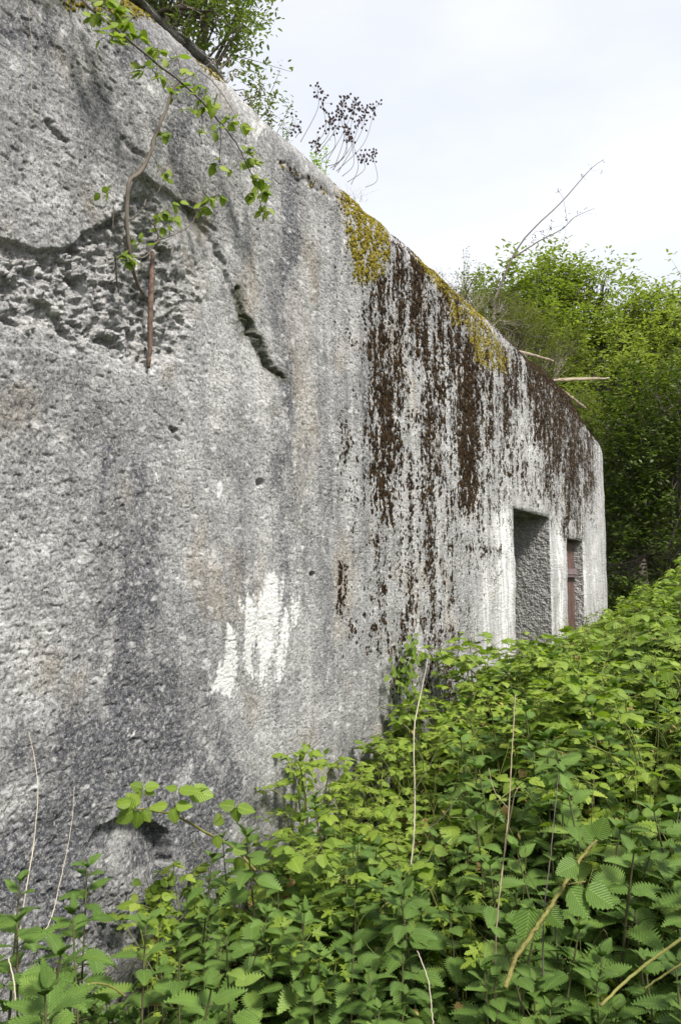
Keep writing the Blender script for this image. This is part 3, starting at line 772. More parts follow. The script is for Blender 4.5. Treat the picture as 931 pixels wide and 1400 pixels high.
def lump(x, y): return .13*float(noise2(np.array(x*1.5), np.array(y*2.2), 66))*min(1, max(.3, x/4))+.08*float(noise2(np.array(x*3.5), np.array(y*4.5), 67))
# nettles
NP = [nettle_proto(.8, b_, s_, n_, g_) for b_, s_, n_, g_ in ((.05, 1, 11, .118), (-.08, 2, 12, .130), (.10, 3, 11, .105), (.02, 4, 13, .120), (-.04, 5, 11, .098))]
for p in NP: tag(p, 'dark green stinging nettle with toothed paired leaves in the thick undergrowth', 'nettle', 'nettles among the brambles below the wall')
used = [False]*5
def place_nettle(x, y, tip, rz=None, k=None, label=None):
    k = int(RNG.integers(0, 5)) if k is None else k
    gz = float(ground_z(np.array(x), np.array(y))); sc = (tip-gz)/.8
    sc2 = min(max(sc, .62), 1.35); z = tip-.8*sc2
    o = put(NP[k], (x, y, z if z < gz else gz), RNG.uniform(0, 2*PI) if rz is None else rz, sc2, not used[k], (RNG.normal(0, .08), RNG.normal(0, .08)))
    used[k] = True
    if label: o['label'] = label
    return o
cnt = 0
for _ in range(4000):
    if cnt >= 230: break
    x = RNG.uniform(.9, 6.5); y = RNG.uniform(.05*x-.1, 1.9)
    dpt = x*math.cos(AZ)+y*math.sin(AZ)
    if dpt < 1.35 or x*x+y*y < 1.5: continue
    lim = 1.0 if dpt < 2.4 else (.55 if dpt < 3.2 else .2)
    if RNG.random() > lim: continue
    if dpt > 3.0 and y > 1.3: continue
    place_nettle(x, y, top_h(x, y)+RNG.uniform(-.08, .09)); cnt += 1
print('nettles', cnt)
def hero(px_, py_, y, label, k, rz, dz=0):
    p = at(px_, py_, y); return place_nettle(p[0], p[1], p[2]+dz, rz, k, label)
hero(104, 1190, 1.78, 'lone nettle tip standing up against the blackened foot of the wall', 0, 1.2)
hero(470, 1160, 1.15, 'upright nettle with a bare purple stem between the wall and the pale dry stalk', 1, .3)
hero(365, 1120, 1.45, 'nettle with long drooping leaves just beyond the arching bramble shoot', 3, 2.0)
hero(440, 1075, 1.62, 'nettle leaning on the wall below the leafy shoot', 2, 2.6)
for a, b, y, k in ((20, 1262, 1.5, 1), (135, 1262, 1.45, 3), (190, 1275, 1.35, 0), (60, 1300, 1.25, 2), (240, 1290, 1.3, 4), (300, 1240, 1.4, 1), (270, 1180, 1.6, 4), (110, 1330, 1.1, 3), (340, 1270, 1.2, 0), (210, 1345, 1.05, 1), (10, 1215, 1.7, 4), (400, 1240, 1.2, 3), (520, 1210, 1.0, 0), (620, 1240, .8, 1), (850, 1180, .55, 3), (900, 1250, .45, 1), (760, 1120, .8, 0), (640, 1130, .95, 2)):
    hero(a, b, y, None, k, RNG.uniform(0, 6))
# brambles and soft lime-green plants
BP = [bramble_proto(20+s_, .7, 4, 8, .058+.007*(s_ % 3)) for s_ in range(5)]
for p in BP: tag(p, 'green bramble bush with three-part leaves in the dense thicket along the wall', 'bramble', 'brambles growing along the foot of the wall')
LP_ = [bramble_proto(40+s_, .7, 5, 10, (.038, .044, .046)[s_], M_lime, 'leafy_weed', .2, None if s_ < 2 else [L_LOBE[0]]*3) for s_ in range(3)]
for p in LP_: tag(p, 'yellow green small-leaved weed poking out between the brambles', 'weed', 'yellow green weeds among the brambles')
ub = [False]*5; ul = [False]*3
def place_bush(P, u, k, x, y, tip, rz=None, hh=.7):
    gz = float(ground_z(np.array(x), np.array(y)))
    sc = min(max((tip-gz)/hh, .72), 1.25); z = min(gz, tip-hh*sc)
    if tip-hh*sc > gz: z = tip-hh*sc
    o = put(P[k], (x, y, z), RNG.uniform(0, 2*PI) if rz is None else rz, sc, not u[k], (RNG.normal(0, .1), RNG.normal(0, .1))); u[k] = True
    return o
nb = 0
for _ in range(9000):
    if nb >= 270: break
    x = 1.0+11.6*RNG.random()**.85; y = RNG.uniform(.09*x-.45, 1.93) if x < 11 else RNG.uniform(.3, 3.6)
    dpt = x*math.cos(AZ)+y*math.sin(AZ)
    if dpt < 1.75: continue
    if dpt < 2.7 and RNG.random() > .25: continue
    place_bush(BP, ub, int(RNG.integers(0, 5)), x, y, top_h(x, y)+lump(x, y)+RNG.uniform(-.18, .05)); nb += 1
nl = 0
for _ in range(9000):
    if nl >= 240: break
    x = 1.5+9.5*RNG.random()**.9; y = RNG.uniform(.09*x-.3, 1.85)
    dpt = x*math.cos(AZ)+y*math.sin(AZ)
    if dpt < 2.1: continue
    if noise2(np.array(x*.9), np.array(y*1.3), 6) < -.1 and RNG.random() > .3: continue
    place_bush(LP_, ul, int(RNG.integers(0, 3)), x, y, top_h(x, y)+lump(x, y)+RNG.uniform(-.14, .10)); nl += 1
print('brambles', nb, 'weeds', nl)
for (a, b, yy, P, u, k, lab) in ((915, 780, .75, LP_, ul, 1, 'tall pale leafy shoot rising above the thicket in front of the dark trees'),
                          (425, 1015, 1.75, LP_, ul, 0, 'pale leafy shoot curling up against the wall')):
    p = at(a, b, yy); o = place_bush(P, u, k, p[0], p[1], p[2]); o['label'] = lab
# low undergrowth mass down in the gaps
mb = MB(); N = 20000
x = 1.0+12*RNG.random(N)**.9; y = RNG.uniform(-.35, 1.97, N)+np.where(x > 11.5, RNG.uniform(0, 2, N), 0)
ok = (y > .06*x-.35) & ((x*math.cos(AZ)+y*math.sin(AZ)) > 1.3); x, y = x[ok], y[ok]
xo = RNG.uniform(.8, 13, 17000); yo = np.minimum(.05*xo, .3)-3.6*RNG.random(17000)**1.2; ok = xo*xo+yo*yo > 1.9; ok &= (xo*math.sin(AZ)-yo*math.cos(AZ))/(xo*math.cos(AZ)+yo*math.sin(AZ)+1e-6) > .46; ok &= xo*math.cos(AZ)+yo*math.sin(AZ) > .3
x = np.concatenate([x, xo[ok]]); y = np.concatenate([y, yo[ok]])
z = ground_z(x, y); tp = np.maximum(top_h(x, y)-.22, z+.1); z = z+(tp-z)*RNG.random(len(x))**.75
a = RNG.uniform(0, 2*PI, len(x)); fw = np.stack([np.cos(a), np.sin(a), RNG.normal(-.1, .3, len(x))], 1)
up = np.array([0, 0, 1.])+RNG.normal(0, .35, (len(x), 3))
M = frame(fw, up)*(RNG.uniform(.03, .065, len(x))*np.where(y < .05*x-.3, 1.7, 1))[:, None, None]; P = np.stack([x, y, z], 1)
h_ = len(x)//2; mb.stamp(L_LOW[0], M[:h_], P[:h_]); mb.stamp(L_LOW[1], M[h_:], P[h_:])
tag(mb.build('undergrowth', leaf_mat('undergrowth_leaf', (.05, .10, .014), (.12, .19, .025), None, veins=7), uv=True), 'tangle of low green leaves filling the gaps under the brambles', 'undergrowth', kind='stuff')

mb = MB(); N = 900
x = 1.1+8*RNG.random(N); y = RNG.uniform(.05, 1.9, N); ok = (y > .07*x-.1) & ((x*math.cos(AZ)+y*math.sin(AZ)) > 1.5); x, y = x[ok], y[ok]
z = top_h(x, y)-RNG.uniform(.05, .45, len(x)); a = RNG.uniform(0, 2*PI, len(x))
M = frame(np.stack([np.cos(a), np.sin(a), RNG.normal(-.3, .4, len(x))], 1), np.array([0, 0, 1.])+RNG.normal(0, .6, (len(x), 3)))*RNG.uniform(.02, .05, len(x))[:, None, None]
mb.stamp(L_LOW[1], M, np.stack([x, y, z], 1))
tag(mb.build('dead_leaves', plain_mat('withered_leaf', (.16, .09, .03), (.42, .32, .12), 30)), 'withered brown and yellow leaves caught in the thicket', 'dead leaves', kind='stuff')
mb = MB()
for _ in range(420):
    x = 1.2+6*RNG.random(); y = RNG.uniform(max(.1, .08*x), 1.85)
    if x*math.cos(AZ)+y*math.sin(AZ) < 1.5: continue
    h_ = float(top_h(np.array(x), np.array(y))); b = np.array([x, y, h_-.35]); e = b+np.array([RNG.normal(0, .12), RNG.normal(0, .12), .35+RNG.uniform(-.08, .14)])
    mb.tube(smooth_path([b, (b+e)/2+rv(.02), e, e+rv(.03)-np.array([0, 0, .02])], 8), [.0016, .0013, .0004], 3)
tag(mb.build('grass_blades', M_stem_g), 'thin grass blades and green stems pushing through the thicket', 'grass', kind='stuff')

# ivy / elder-like tufts up against the wall
def ivy(name, pts, label, n, mat=M_ivy, size=(.03, .05), rad=.10):
    root = tag(empty(name, tuple(at(*pts[0], y=1.97)*np.array([1, 1, 0]))), label, 'climber'); root.location = (0, 0, 0)
    mb = MB(); path = smooth_path([at(a, b, 1.95) for a, b in pts], 30, .003); mb.tube(path, [.006, .002], 6); mb.build('stem', M_stem_g, root, uv=True)
    m2 = MB(); lv = Leaves()
    for _ in range(n):
        t = RNG.random()**.8; p = path[int(t*29)]+np.array([RNG.normal(0, rad), -abs(RNG.normal(0, .045)), RNG.normal(0, rad*.6)])
        p[1] = min(p[1], 1.96); a = RNG.uniform(0, 2*PI)
        lv.add(int(RNG.integers(0, 3)), p, np.array([math.cos(a), -.2, math.sin(a)*.6-.25]), np.array([0, -1, .55])+rv(.3), RNG.uniform(*size))
    lv.into(m2, L_BRA); m2.build('leaves', mat, root, uv=True); return root
ivy('ivy', [(560, 1010), (558, 960), (545, 925), (552, 892)], 'climber rising up the mossy wall above the thicket', 150, M_bramble, (.035, .055), rad=.10)
ivy('ivy', [(668, 1000), (655, 960), (640, 935)], 'dark glossy climber low on the wall before the first opening', 110, M_ivy, (.035, .05), rad=.12)
ivy('ivy', [(400, 1130), (408, 1080), (412, 1030)], 'leafy climber below the white paint runs', 70, M_bramble, (.03, .045), .05)
ivy('ivy', [(215, 1290), (205, 1240), (200, 1215)], 'small leafy climber under the missing flake', 40, M_bramble, (.03, .045), .05)

# ------------------------------------------------------------------ single stalks and shoots
def stalk(name, paths, rad, mat, label, cat, part=None, jit=.0004, sides=6, group=None):
    """paths: lists of (px,py,y or ('d',depth))"""
    mb = MB(); 
    for i, p in enumerate(paths):
        P = [atd(a, b, c[1]) if isinstance(c, tuple) else at(a, b, c) for a, b, c in p]
        r = rad[i] if isinstance(rad, list) else rad
        r = tuple(.68*v for v in r) if isinstance(r, tuple) else .68*r
        mb.tube(smooth_path(P, max(16, 8*len(P)), jit), r, sides)
    return tag(mb.build(name, mat), label, cat, group)
d_ = lambda v: ('d', v)
stalk('dry_stalk', [[(560, 1195, d_(2.55)), (565, 1150, d_(2.6)), (567, 1090, d_(2.65)), (566, 1000, d_(2.75)), (576, 945, d_(2.85)), (584, 905, d_(2.9))], [(567, 1080, d_(2.65)), (585, 1050, d_(2.6)), (605, 1010, d_(2.55))], [(566, 1142, d_(2.6)), (600, 1122, d_(2.5)), (632, 1080, d_(2.45))], [(560, 1195, d_(2.55)), (553, 1240, d_(2.4))]],
      [(.0042, .0022), (.002, .0012), (.0018, .001), .004], M_straw, 'pale straw stalk with two side twigs standing in front of the mossy wall', 'dry stalk')
stalk('dry_stalk', [[(680, 1400, d_(1.75)), (677, 1300, d_(1.8)), (684, 1210, d_(1.85)), (694, 1120, d_(1.95)), (699, 1040, d_(2.05)), (704, 950, d_(2.2))], [(684, 1200, d_(1.85)), (700, 1100, d_(1.8)), (709, 1075, d_(1.8))], [(694, 1105, d_(1.95)), (675, 1080, d_(2.0)), (668, 1050, d_(2.05))]],
      [(.0030, .0018), (.0022, .0012), (.0015, .001)], M_drybrown, 'long thin brown stalk running up from the bottom of the thicket to the first opening', 'dry stalk')
stalk('dry_stalk', [[(742, 1340, d_(1.75)), (743, 1250, d_(1.8)), (752, 1170, d_(1.9)), (763, 1060, d_(2.05))]], (.0028, .0015), M_twig, 'thin dark stalk beside the thick hairy cane', 'dry stalk')
stalk('dry_stalk', [[(858, 945, d_(3.6)), (872, 1000, d_(3.5)), (900, 1060, d_(3.4))], [(931, 975, d_(3.3)), (915, 1020, d_(3.3)), (905, 1080, d_(3.3))]], [(.0016, .003), (.002, .003)], M_straw, 'forked pale stalk in the brambles below the tall leafy shoot', 'dry stalk')
stalk('dry_stalk', [[(26, 1285, 1.72), (34, 1230, 1.75), (47, 1150, 1.8), (52, 1070, 1.85), (40, 1000, 1.95)], [(26, 1285, 1.72), (48, 1278, 1.72), (68, 1262, 1.74), (84, 1200, 1.8), (98, 1130, 1.88), (102, 1075, 1.95)]], [(.0022, .0022, .001), (.002, .0018, .0008)], M_straw, 'two thin straw stems bowed in a loop against the blackened wall foot', 'dry stalk')
stalk('dry_stalk', [[(35, -20, 1.95), (40, 20, 1.95), (44, 60, 1.955), (43, 100, 1.96), (46, 165, 1.965)], [(40, 15, 1.95), (52, 20, 1.96), (54, 30, 1.96)]], .0011, M_straw, 'hair-thin straw hanging from the crest down the near wall', 'dry stalk')
stalk('dry_stalk', [[(570, 1300, d_(1.75)), (585, 1340, d_(1.7)), (592, 1400, d_(1.6))]], .0016, M_straw, 'short pale broken stalk low in the thicket left of the long brown stalk', 'dry stalk')
stalk('dry_stalk', [[(12, 1310, d_(1.6)), (20, 1345, d_(1.55)), (22, 1390, d_(1.5))]], .0022, M_straw, 'short thick pale stalk at the corner among the nettles', 'dry stalk')
stalk('dead_cane', [[(990, 1245, d_(1.5)), (931, 1283, d_(1.5)), (868, 1330, d_(1.5)), (820, 1375, d_(1.45))], [(990, 1290, d_(1.48)), (931, 1318, d_(1.48)), (880, 1352, d_(1.5))]], [(.0048, .0040), .003], M_cane, 'thick brown dead cane lying aslant at the bottom of the thicket', 'dead cane')
stalk('dead_cane', [[(100, 1358, d_(1.6)), (125, 1345, d_(1.62)), (150, 1348, d_(1.66)), (172, 1362, d_(1.7))]], (.004, .003), M_cane, 'reddish brown cane curled among the nettles', 'dead cane')
# yellowish hairy cane with two hanging leaves
hc = tag(empty('bramble_cane'), 'thick yellow green hairy cane with two broad hanging leaves', 'bramble cane')
mb = MB(); cp = smooth_path([atd(690, 1350, 1.62), atd(705, 1310, 1.66), atd(735, 1265, 1.7), atd(762, 1225, 1.74), atd(790, 1180, 1.8), atd(815, 1148, 1.86)], 40, .001)
mb.tube(cp, [.0050, .0046, .003], 8, .1)
for i in range(1, 39):
    for _ in range(9):
        v = rv(); v /= np.linalg.norm(v); mb.tube([cp[i], cp[i]+v*.011], .0004, 3)
for a, b in ((760, 1205), (800, 1205)): mb.tube([atd(770, 1210, 1.76), atd(a, b, 1.74)], .0016, 5)
mb.build('cane', M_cane, hc, uv=True)
m2 = MB(); lv = Leaves()
for a, b, dx, dz, s_ in ((724, 1240, -.2, -.9, .085), (745, 1238, .6, -.7, .06), (778, 1212, .5, -.8, .08), (800, 1212, .8, -.5, .075), (815, 1148, .3, .9, .06), (812, 1150, -.5, .7, .05), (790, 1180, -.9, -.3, .06)):
    lv.add(0, atd(a, b, 1.73), RT*dx+np.array([0, 0, dz])-FW*.2, -FW+np.array([0, 0, .5])+rv(.1), s_)
lv.into(m2, L_BRA); m2.build('leaves', M_nettle, hc, uv=True)

# arching bramble shoot at the lower left, against the wall
bs = tag(empty('bramble_shoot'), 'arching bramble shoot with a hairy tip reaching left across the lower wall', 'bramble shoot')
Y = 1.72
cp = smooth_path([at(350, 1190, Y-.1), at(318, 1158, Y), at(280, 1137, Y+.02), at(240, 1115, Y+.05), at(205, 1108, Y+.06), at(188, 1106, Y+.07)], 40, .0006)
mb = MB(); mb.tube(cp, [.0046, .0042, .003], 7, .1)
for i in range(1, 39, 2):
    for _ in range(5):
        v = rv(); v /= np.linalg.norm(v); mb.tube([cp[i], cp[i]+v*.006], .0004, 3)
mb.tube([at(280, 1137, Y+.02), at(302, 1115, Y-.02), at(322, 1103, Y-.04)], .0013, 5)
mb.tube([at(205, 1108, Y+.06), at(200, 1090, Y+.05), at(196, 1078, Y+.05)], .0012, 5)
mb.tube([at(240, 1115, Y+.05), at(238, 1095, Y+.04), at(242, 1080, Y+.03)], .0012, 5)
mb.build('cane', M_cane, bs, uv=True)
m2 = MB(); lv = Leaves()
for a, b, dx, dz, s_, fa in ((186, 1106, -.9, .35, .085, .8), (184, 1108, -.8, -.4, .09, .6), (190, 1108, -.2, -.9, .075, .7), (196, 1106, .4, -.7, .06, .7), (190, 1102, -.7, .7, .07, .7), (180, 1100, -.9, .1, .06, .4), (196, 1078, -.9, .3, .055, .7), (198, 1076, .9, .1, .06, .5), (194, 1079, -.3, -.5, .05, .6), (199, 1078, .6, -.4, .045, .6),
        (230, 1103, -.9, .1, .08, .3), (240, 1102, .9, .1, .07, .3), (235, 1104, .2, -.5, .07, .5), (244, 1080, 1., .05, .10, .35), (243, 1079, -.8, .15, .055, .3), (258, 1082, 1., -.15, .11, .45), (262, 1078, .9, .2, .07, .3),
        (322, 1103, -.9, .2, .08, .4), (324, 1103, .9, -.2, .09, .4), (322, 1104, .1, -.7, .07, .6), (300, 1130, -.1, .8, .06, .7), (296, 1142, .2, -.9, .06, .7), (318, 1160, .8, -.2, .07, .4), (330, 1172, -.4, -.9, .07, .5)):
    lv.add(int(RNG.integers(0, 2)), at(a, b, Y-.01), RT*dx+np.array([0, 0, dz]), np.array([0, 0, 1-fa])-FW*fa+rv(.08), s_*.80)
lv.into(m2, L_BRA); m2.build('leaves', M_bramble, bs, uv=True)

# climbing shrub on the near wall: grey stem and hanging leafy branch
cs = tag(empty('climbing_shrub'), 'grey woody climber twisting down over the broken hollow with small fresh leaves', 'climbing shrub')
mb = MB()
for p, r in (([(246, 112, 1.86), (236, 122, 1.87), (228, 150, 1.88), (214, 182, 1.89), (206, 210, 1.9), (192, 236, 1.92), (178, 246, 1.93), (174, 270, 1.94), (174, 310, 1.95), (178, 345, 1.96), (186, 380, 1.99), (196, 402, 2.02)], [.0045, .0065, .0075, .0065]),
             ([(176, 302, 1.95), (188, 294, 1.93), (196, 284, 1.92), (200, 272, 1.92)], [.0032, .002]), ([(200, 355, 2.0), (206, 340, 1.97), (216, 328, 1.95), (213, 312, 1.94), (202, 298, 1.93)], [.0035, .0025]),
             ([(186, 352, 1.97), (200, 350, 1.96), (216, 330, 1.95), (240, 320, 1.94), (262, 306, 1.94), (270, 290, 1.94)], [.003, .0012]), ([(180, 242, 1.93), (206, 212, 1.92), (222, 236, 1.9), (232, 214, 1.9)], [.002, .001]),
             ([(156, 280, 1.96), (156, 315, 1.96), (170, 338, 1.96), (176, 350, 1.97)], [.001, .002]), ([(216, 175, 1.9), (200, 180, 1.9), (170, 165, 1.92)], [.0012, .0006]), ([(215, 265, 1.92), (228, 240, 1.9), (238, 226, 1.9)], [.0016, .001]),
             ([(158, 350, 1.97), (160, 382, 1.99), (163, 400, 2.0)], [.0035, .003]), ([(226, 165, 1.89), (243, 150, 1.89), (256, 160, 1.9)], [.0012, .0006])):
    mb.tube(smooth_path([at(*q_) for q_ in p], 40, .0012), r, 8, .10)
def sprigs(root, spots, mat, sz, tw, name='leaves', face=.5, n=4):
    m2 = MB(); lv = Leaves(); st_ = np.vstack(tw.V)
    for a, b, y, s_, k in spots:
        c = at(a, b, y); q0 = st_[np.argmin(np.linalg.norm(st_-c, axis=1))]; tw.tube([q0, (q0+c)/2+np.array([0, -.003, -.004]), c], [.0012, .0007], 4)
        for _ in range(int(k*1.5)):
            an = RNG.uniform(0, 2*PI); dr = RT*math.cos(an)+UP*math.sin(an)*.7+np.array([0, 0, -.25])
            p = c+RT*RNG.normal(0, s_*.30)+UP*RNG.normal(0, s_*.30)+np.array([0, RNG.normal(0, .015), 0])
            p[1] = min(p[1], 1.955 if p[2] < 3.6 else 2.1)
            lv.add(int(RNG.integers(0, 3)), p, dr+rv(.1), -FW*face+np.array([0, 0, .8])+rv(.35), sz*RNG.uniform(.6, 1.15))
            tw.tube([c, p], .0006, 3)
    lv.into(m2, L_BRA); m2.build(name, mat, root, uv=True)
sprigs(cs, [(222, 290, 1.92, .035, 6), (228, 306, 1.92, .03, 4), (190, 330, 1.94, .03, 5), (172, 356, 1.93, .035, 7), (165, 352, 1.93, .03, 4), (225, 232, 1.9, .03, 4), (140, 263, 1.95, .02, 3), (238, 278, 1.93, .03, 4), (240, 128, 1.86, .03, 4), (222, 183, 1.88, .03, 5), (232, 300, 1.92, .02, 3)], M_lime, .034, mb)
mb.build('stem', M_bark, cs, uv=True)
lb = tag(empty('leafy_branch'), 'thin leafy branch trailing down and right over the near wall from the crest', 'branch')
mb = MB()
main = [(95, -30, 2.0), (120, 8, 1.90), (160, 40, 1.84), (196, 72, 1.80), (244, 110, 1.79), (275, 138, 1.80), (305, 172, 1.82), (326, 200, 1.84), (336, 222, 1.86), (350, 252, 1.88), (357, 282, 1.90), (360, 302, 1.9)]
mb.tube(smooth_path([at(*q_) for q_ in main], 60, .001), [.0042, .0036, .0022, .001], 7)
for p in ([(150, 32, 1.85), (168, 60, 1.84), (180, 45, 1.84)], [(244, 110, 1.79), (262, 104, 1.83), (278, 92, 1.88), (300, 80, 2.0)], [(275, 138, 1.8), (277, 160, 1.82), (276, 180, 1.83)], [(196, 72, 1.8), (206, 90, 1.82), (214, 102, 1.84)],
          [(300, 165, 1.82), (302, 190, 1.84), (300, 222, 1.86)], [(120, 8, 1.9), (126, 40, 1.87)], [(268, 292, 1.95), (282, 272, 1.92), (302, 266, 1.9)], [(270, 96, 1.86), (290, 110, 1.85), (312, 140, 1.85)], [(240, 106, 1.8), (246, 92, 1.83), (240, 70, 1.86)]):
    mb.tube(smooth_path([at(*q_) for q_ in p], 16, .001), .0014, 5)
sprigs(lb, [(128, 22, 1.87, .05, 9), (150, 48, 1.85, .05, 6), (168, 38, 1.84, .05, 8), (182, 44, 1.84, .05, 9), (160, 18, 1.87, .05, 8), (140, 4, 1.9, .05, 8), (196, 92, 1.83, .05, 7), (213, 104, 1.84, .04, 5), (240, 82, 1.85, .04, 4), (216, 70, 1.83, .04, 4), (266, 150, 1.81, .03, 5), (276, 128, 1.81, .04, 7), (286, 145, 1.82, .04, 8), (272, 180, 1.83, .02, 2), (297, 178, 1.84, .02, 3), (312, 168, 1.83, .04, 6), (330, 172, 1.85, .03, 4),
            (340, 205, 1.85, .03, 6), (345, 222, 1.86, .035, 8), (350, 245, 1.87, .03, 6), (345, 265, 1.88, .03, 5), (360, 265, 1.88, .035, 7), (360, 290, 1.9, .03, 5), (362, 250, 1.88, .03, 3), (300, 225, 1.87, .03, 4), (322, 228, 1.87, .02, 2), (284, 275, 1.91, .03, 5), (298, 268, 1.9, .025, 4), (277, 290, 1.93, .02, 3), (264, 102, 1.84, .04, 5), (248, 120, 1.8, .03, 3)], M_lime, .042, mb)
mb.build('stem', M_twig, lb, uv=True)

# dry seed-head weed on the crest
dw = tag(empty('dry_weed'), 'dry weed with dark seed heads on thin bent stalks at the crest against the sky', 'dry weed')
mb = MB(); SH = []
tips = [((411, 188), (434, 150), (435, 126)), ((425, 200), (445, 176), (440, 140)), ((434, 205), (462, 172), (470, 140)), ((455, 226), (480, 200), (492, 165)), ((460, 228), (498, 195), (512, 148)), ((445, 222), (470, 212), (486, 140)), ((468, 235), (484, 222), (476, 178)), ((462, 230), (494, 180), (500, 150)), ((480, 246), (490, 225), (478, 185)), ((475, 243), (498, 232), (495, 215)), ((500, 250), (516, 245), (509, 212)), ((404, 182), (412, 175), (404, 172)), ((430, 202), (448, 186), (452, 165)), ((440, 212), (458, 200), (455, 175)), ((452, 224), (474, 206), (463, 150)), ((432, 206), (436, 196), (431, 196)), ((446, 216), (470, 180), (482, 152)), ((456, 226), (470, 190), (470, 158))]
for i, (a, b, c) in enumerate(tips):
    dd = 2.24+.05*math.sin(i*2.1); P = [at(a[0], a[1]+6, dd), at(*b, y=dd+.02), at(*c, y=dd+.03)]
    mb.tube(smooth_path(P, 14), [.0022, .0012], 5)
    sh = MB(); SH.append(sh)
    for _ in range(RNG.integers(12, 22)):
        p = P[2]+RT*RNG.normal(0, .022)+UP*RNG.normal(0, .030)+FW*RNG.normal(0, .015); v = rv(.5)+np.array([0, 0, 1.]); v /= np.linalg.norm(v)
        sh.tube([p-v*.010, p, p+v*.010], [.001, .008, .001], 5, .2); sh.tube([P[2], p], .0006, 3)
mb.build('stalks', M_twig, dw)
for sh in SH: sh.build('seed_head', M_seed, dw)
# dead branch
db = tag(empty('dead_branch'), 'bare forked dead branch leaning up right into the sky from the roof shrubs', 'branch')
mb = MB(); yy = 2.75
for p, r in (([(672, 420), (686, 385), (700, 352), (722, 320), (770, 273), (805, 233), (825, 218)], [.016, .013, .011, .009, .004]), ([(702, 352), (720, 340), (745, 325), (770, 312), (785, 297), (812, 285)], [.012, .009, .004]), ([(775, 305), (773, 290), (770, 275)], .0025),
             ([(745, 325), (752, 312), (754, 300)], .002), ([(735, 328), (730, 318), (742, 315), (768, 308)], .002), ([(770, 272), (766, 265), (762, 262)], .0018), ([(800, 240), (795, 238), (800, 246)], .0015), ([(806, 234), (820, 232), (824, 236)], .0015), ([(772, 312), (770, 325), (754, 338)], .002), ([(778, 305), (790, 292), (796, 290)], .0016), ([(790, 297), (804, 292), (815, 293)], .0013), ([(808, 232), (808, 226)], .0015)):
    mb.tube(smooth_path([at(a, b, yy) for a, b in p], 24, .002), r, 6)
mb.build('limb', M_twig, db); sh = MB()
for a, b, k in ((824, 220, 4), (822, 235, 4), (762, 262, 6), (795, 240, 4), (806, 227, 2), (775, 290, 3), (774, 300, 5), (754, 300, 3), (752, 312, 8), (742, 318, 5), (768, 312, 5), (772, 326, 3), (790, 290, 4), (800, 284, 3), (730, 324, 5), (745, 325, 8), (728, 330, 4), (755, 338, 1)):
    for _ in range(k):
        p = at(a, b, yy)+RT*RNG.normal(0, .018)+UP*RNG.normal(0, .022); v = rv(); v /= np.linalg.norm(v); sh.tube([p-v*.010, p, p+v*.010], [.002, .009, .002], 5)
sh.build('dry_buds', M_seed, db)
# timbers lying on the crest
def timber(p0, p1, r, label, y0, y1):
    a, b = at(*p0, y=y0), at(*p1, y=y1); mb = MB(); n = 20
    t = np.linspace(0, 1, n)[:, None]; P = a+(b-a)*t+RNG.normal(0, .003, (n, 3)); mb.tube(P, [r, r*1.1, r*.8], 6, .2)
    P2 = P+np.array([0, .02, r*1.2]); mb.tube(P2[2:-3], [r*.5, r*.6, r*.3], 5, .25)
    tag(mb.build('dead_timber', M_wood, smooth=False), label, 'timber')
timber((700, 478), (756, 493), .015, 'short grey stick jutting from the shrubs over the mossy crest', 2.5, 2.35)
timber((756, 520), (832, 517), .016, 'long split pale plank jutting out level from the crest before the trees', 2.5, 2.0)
timber((768, 533), (800, 558), .018, 'grey weathered beam lying along the far end of the crest', 2.25, 2.15)

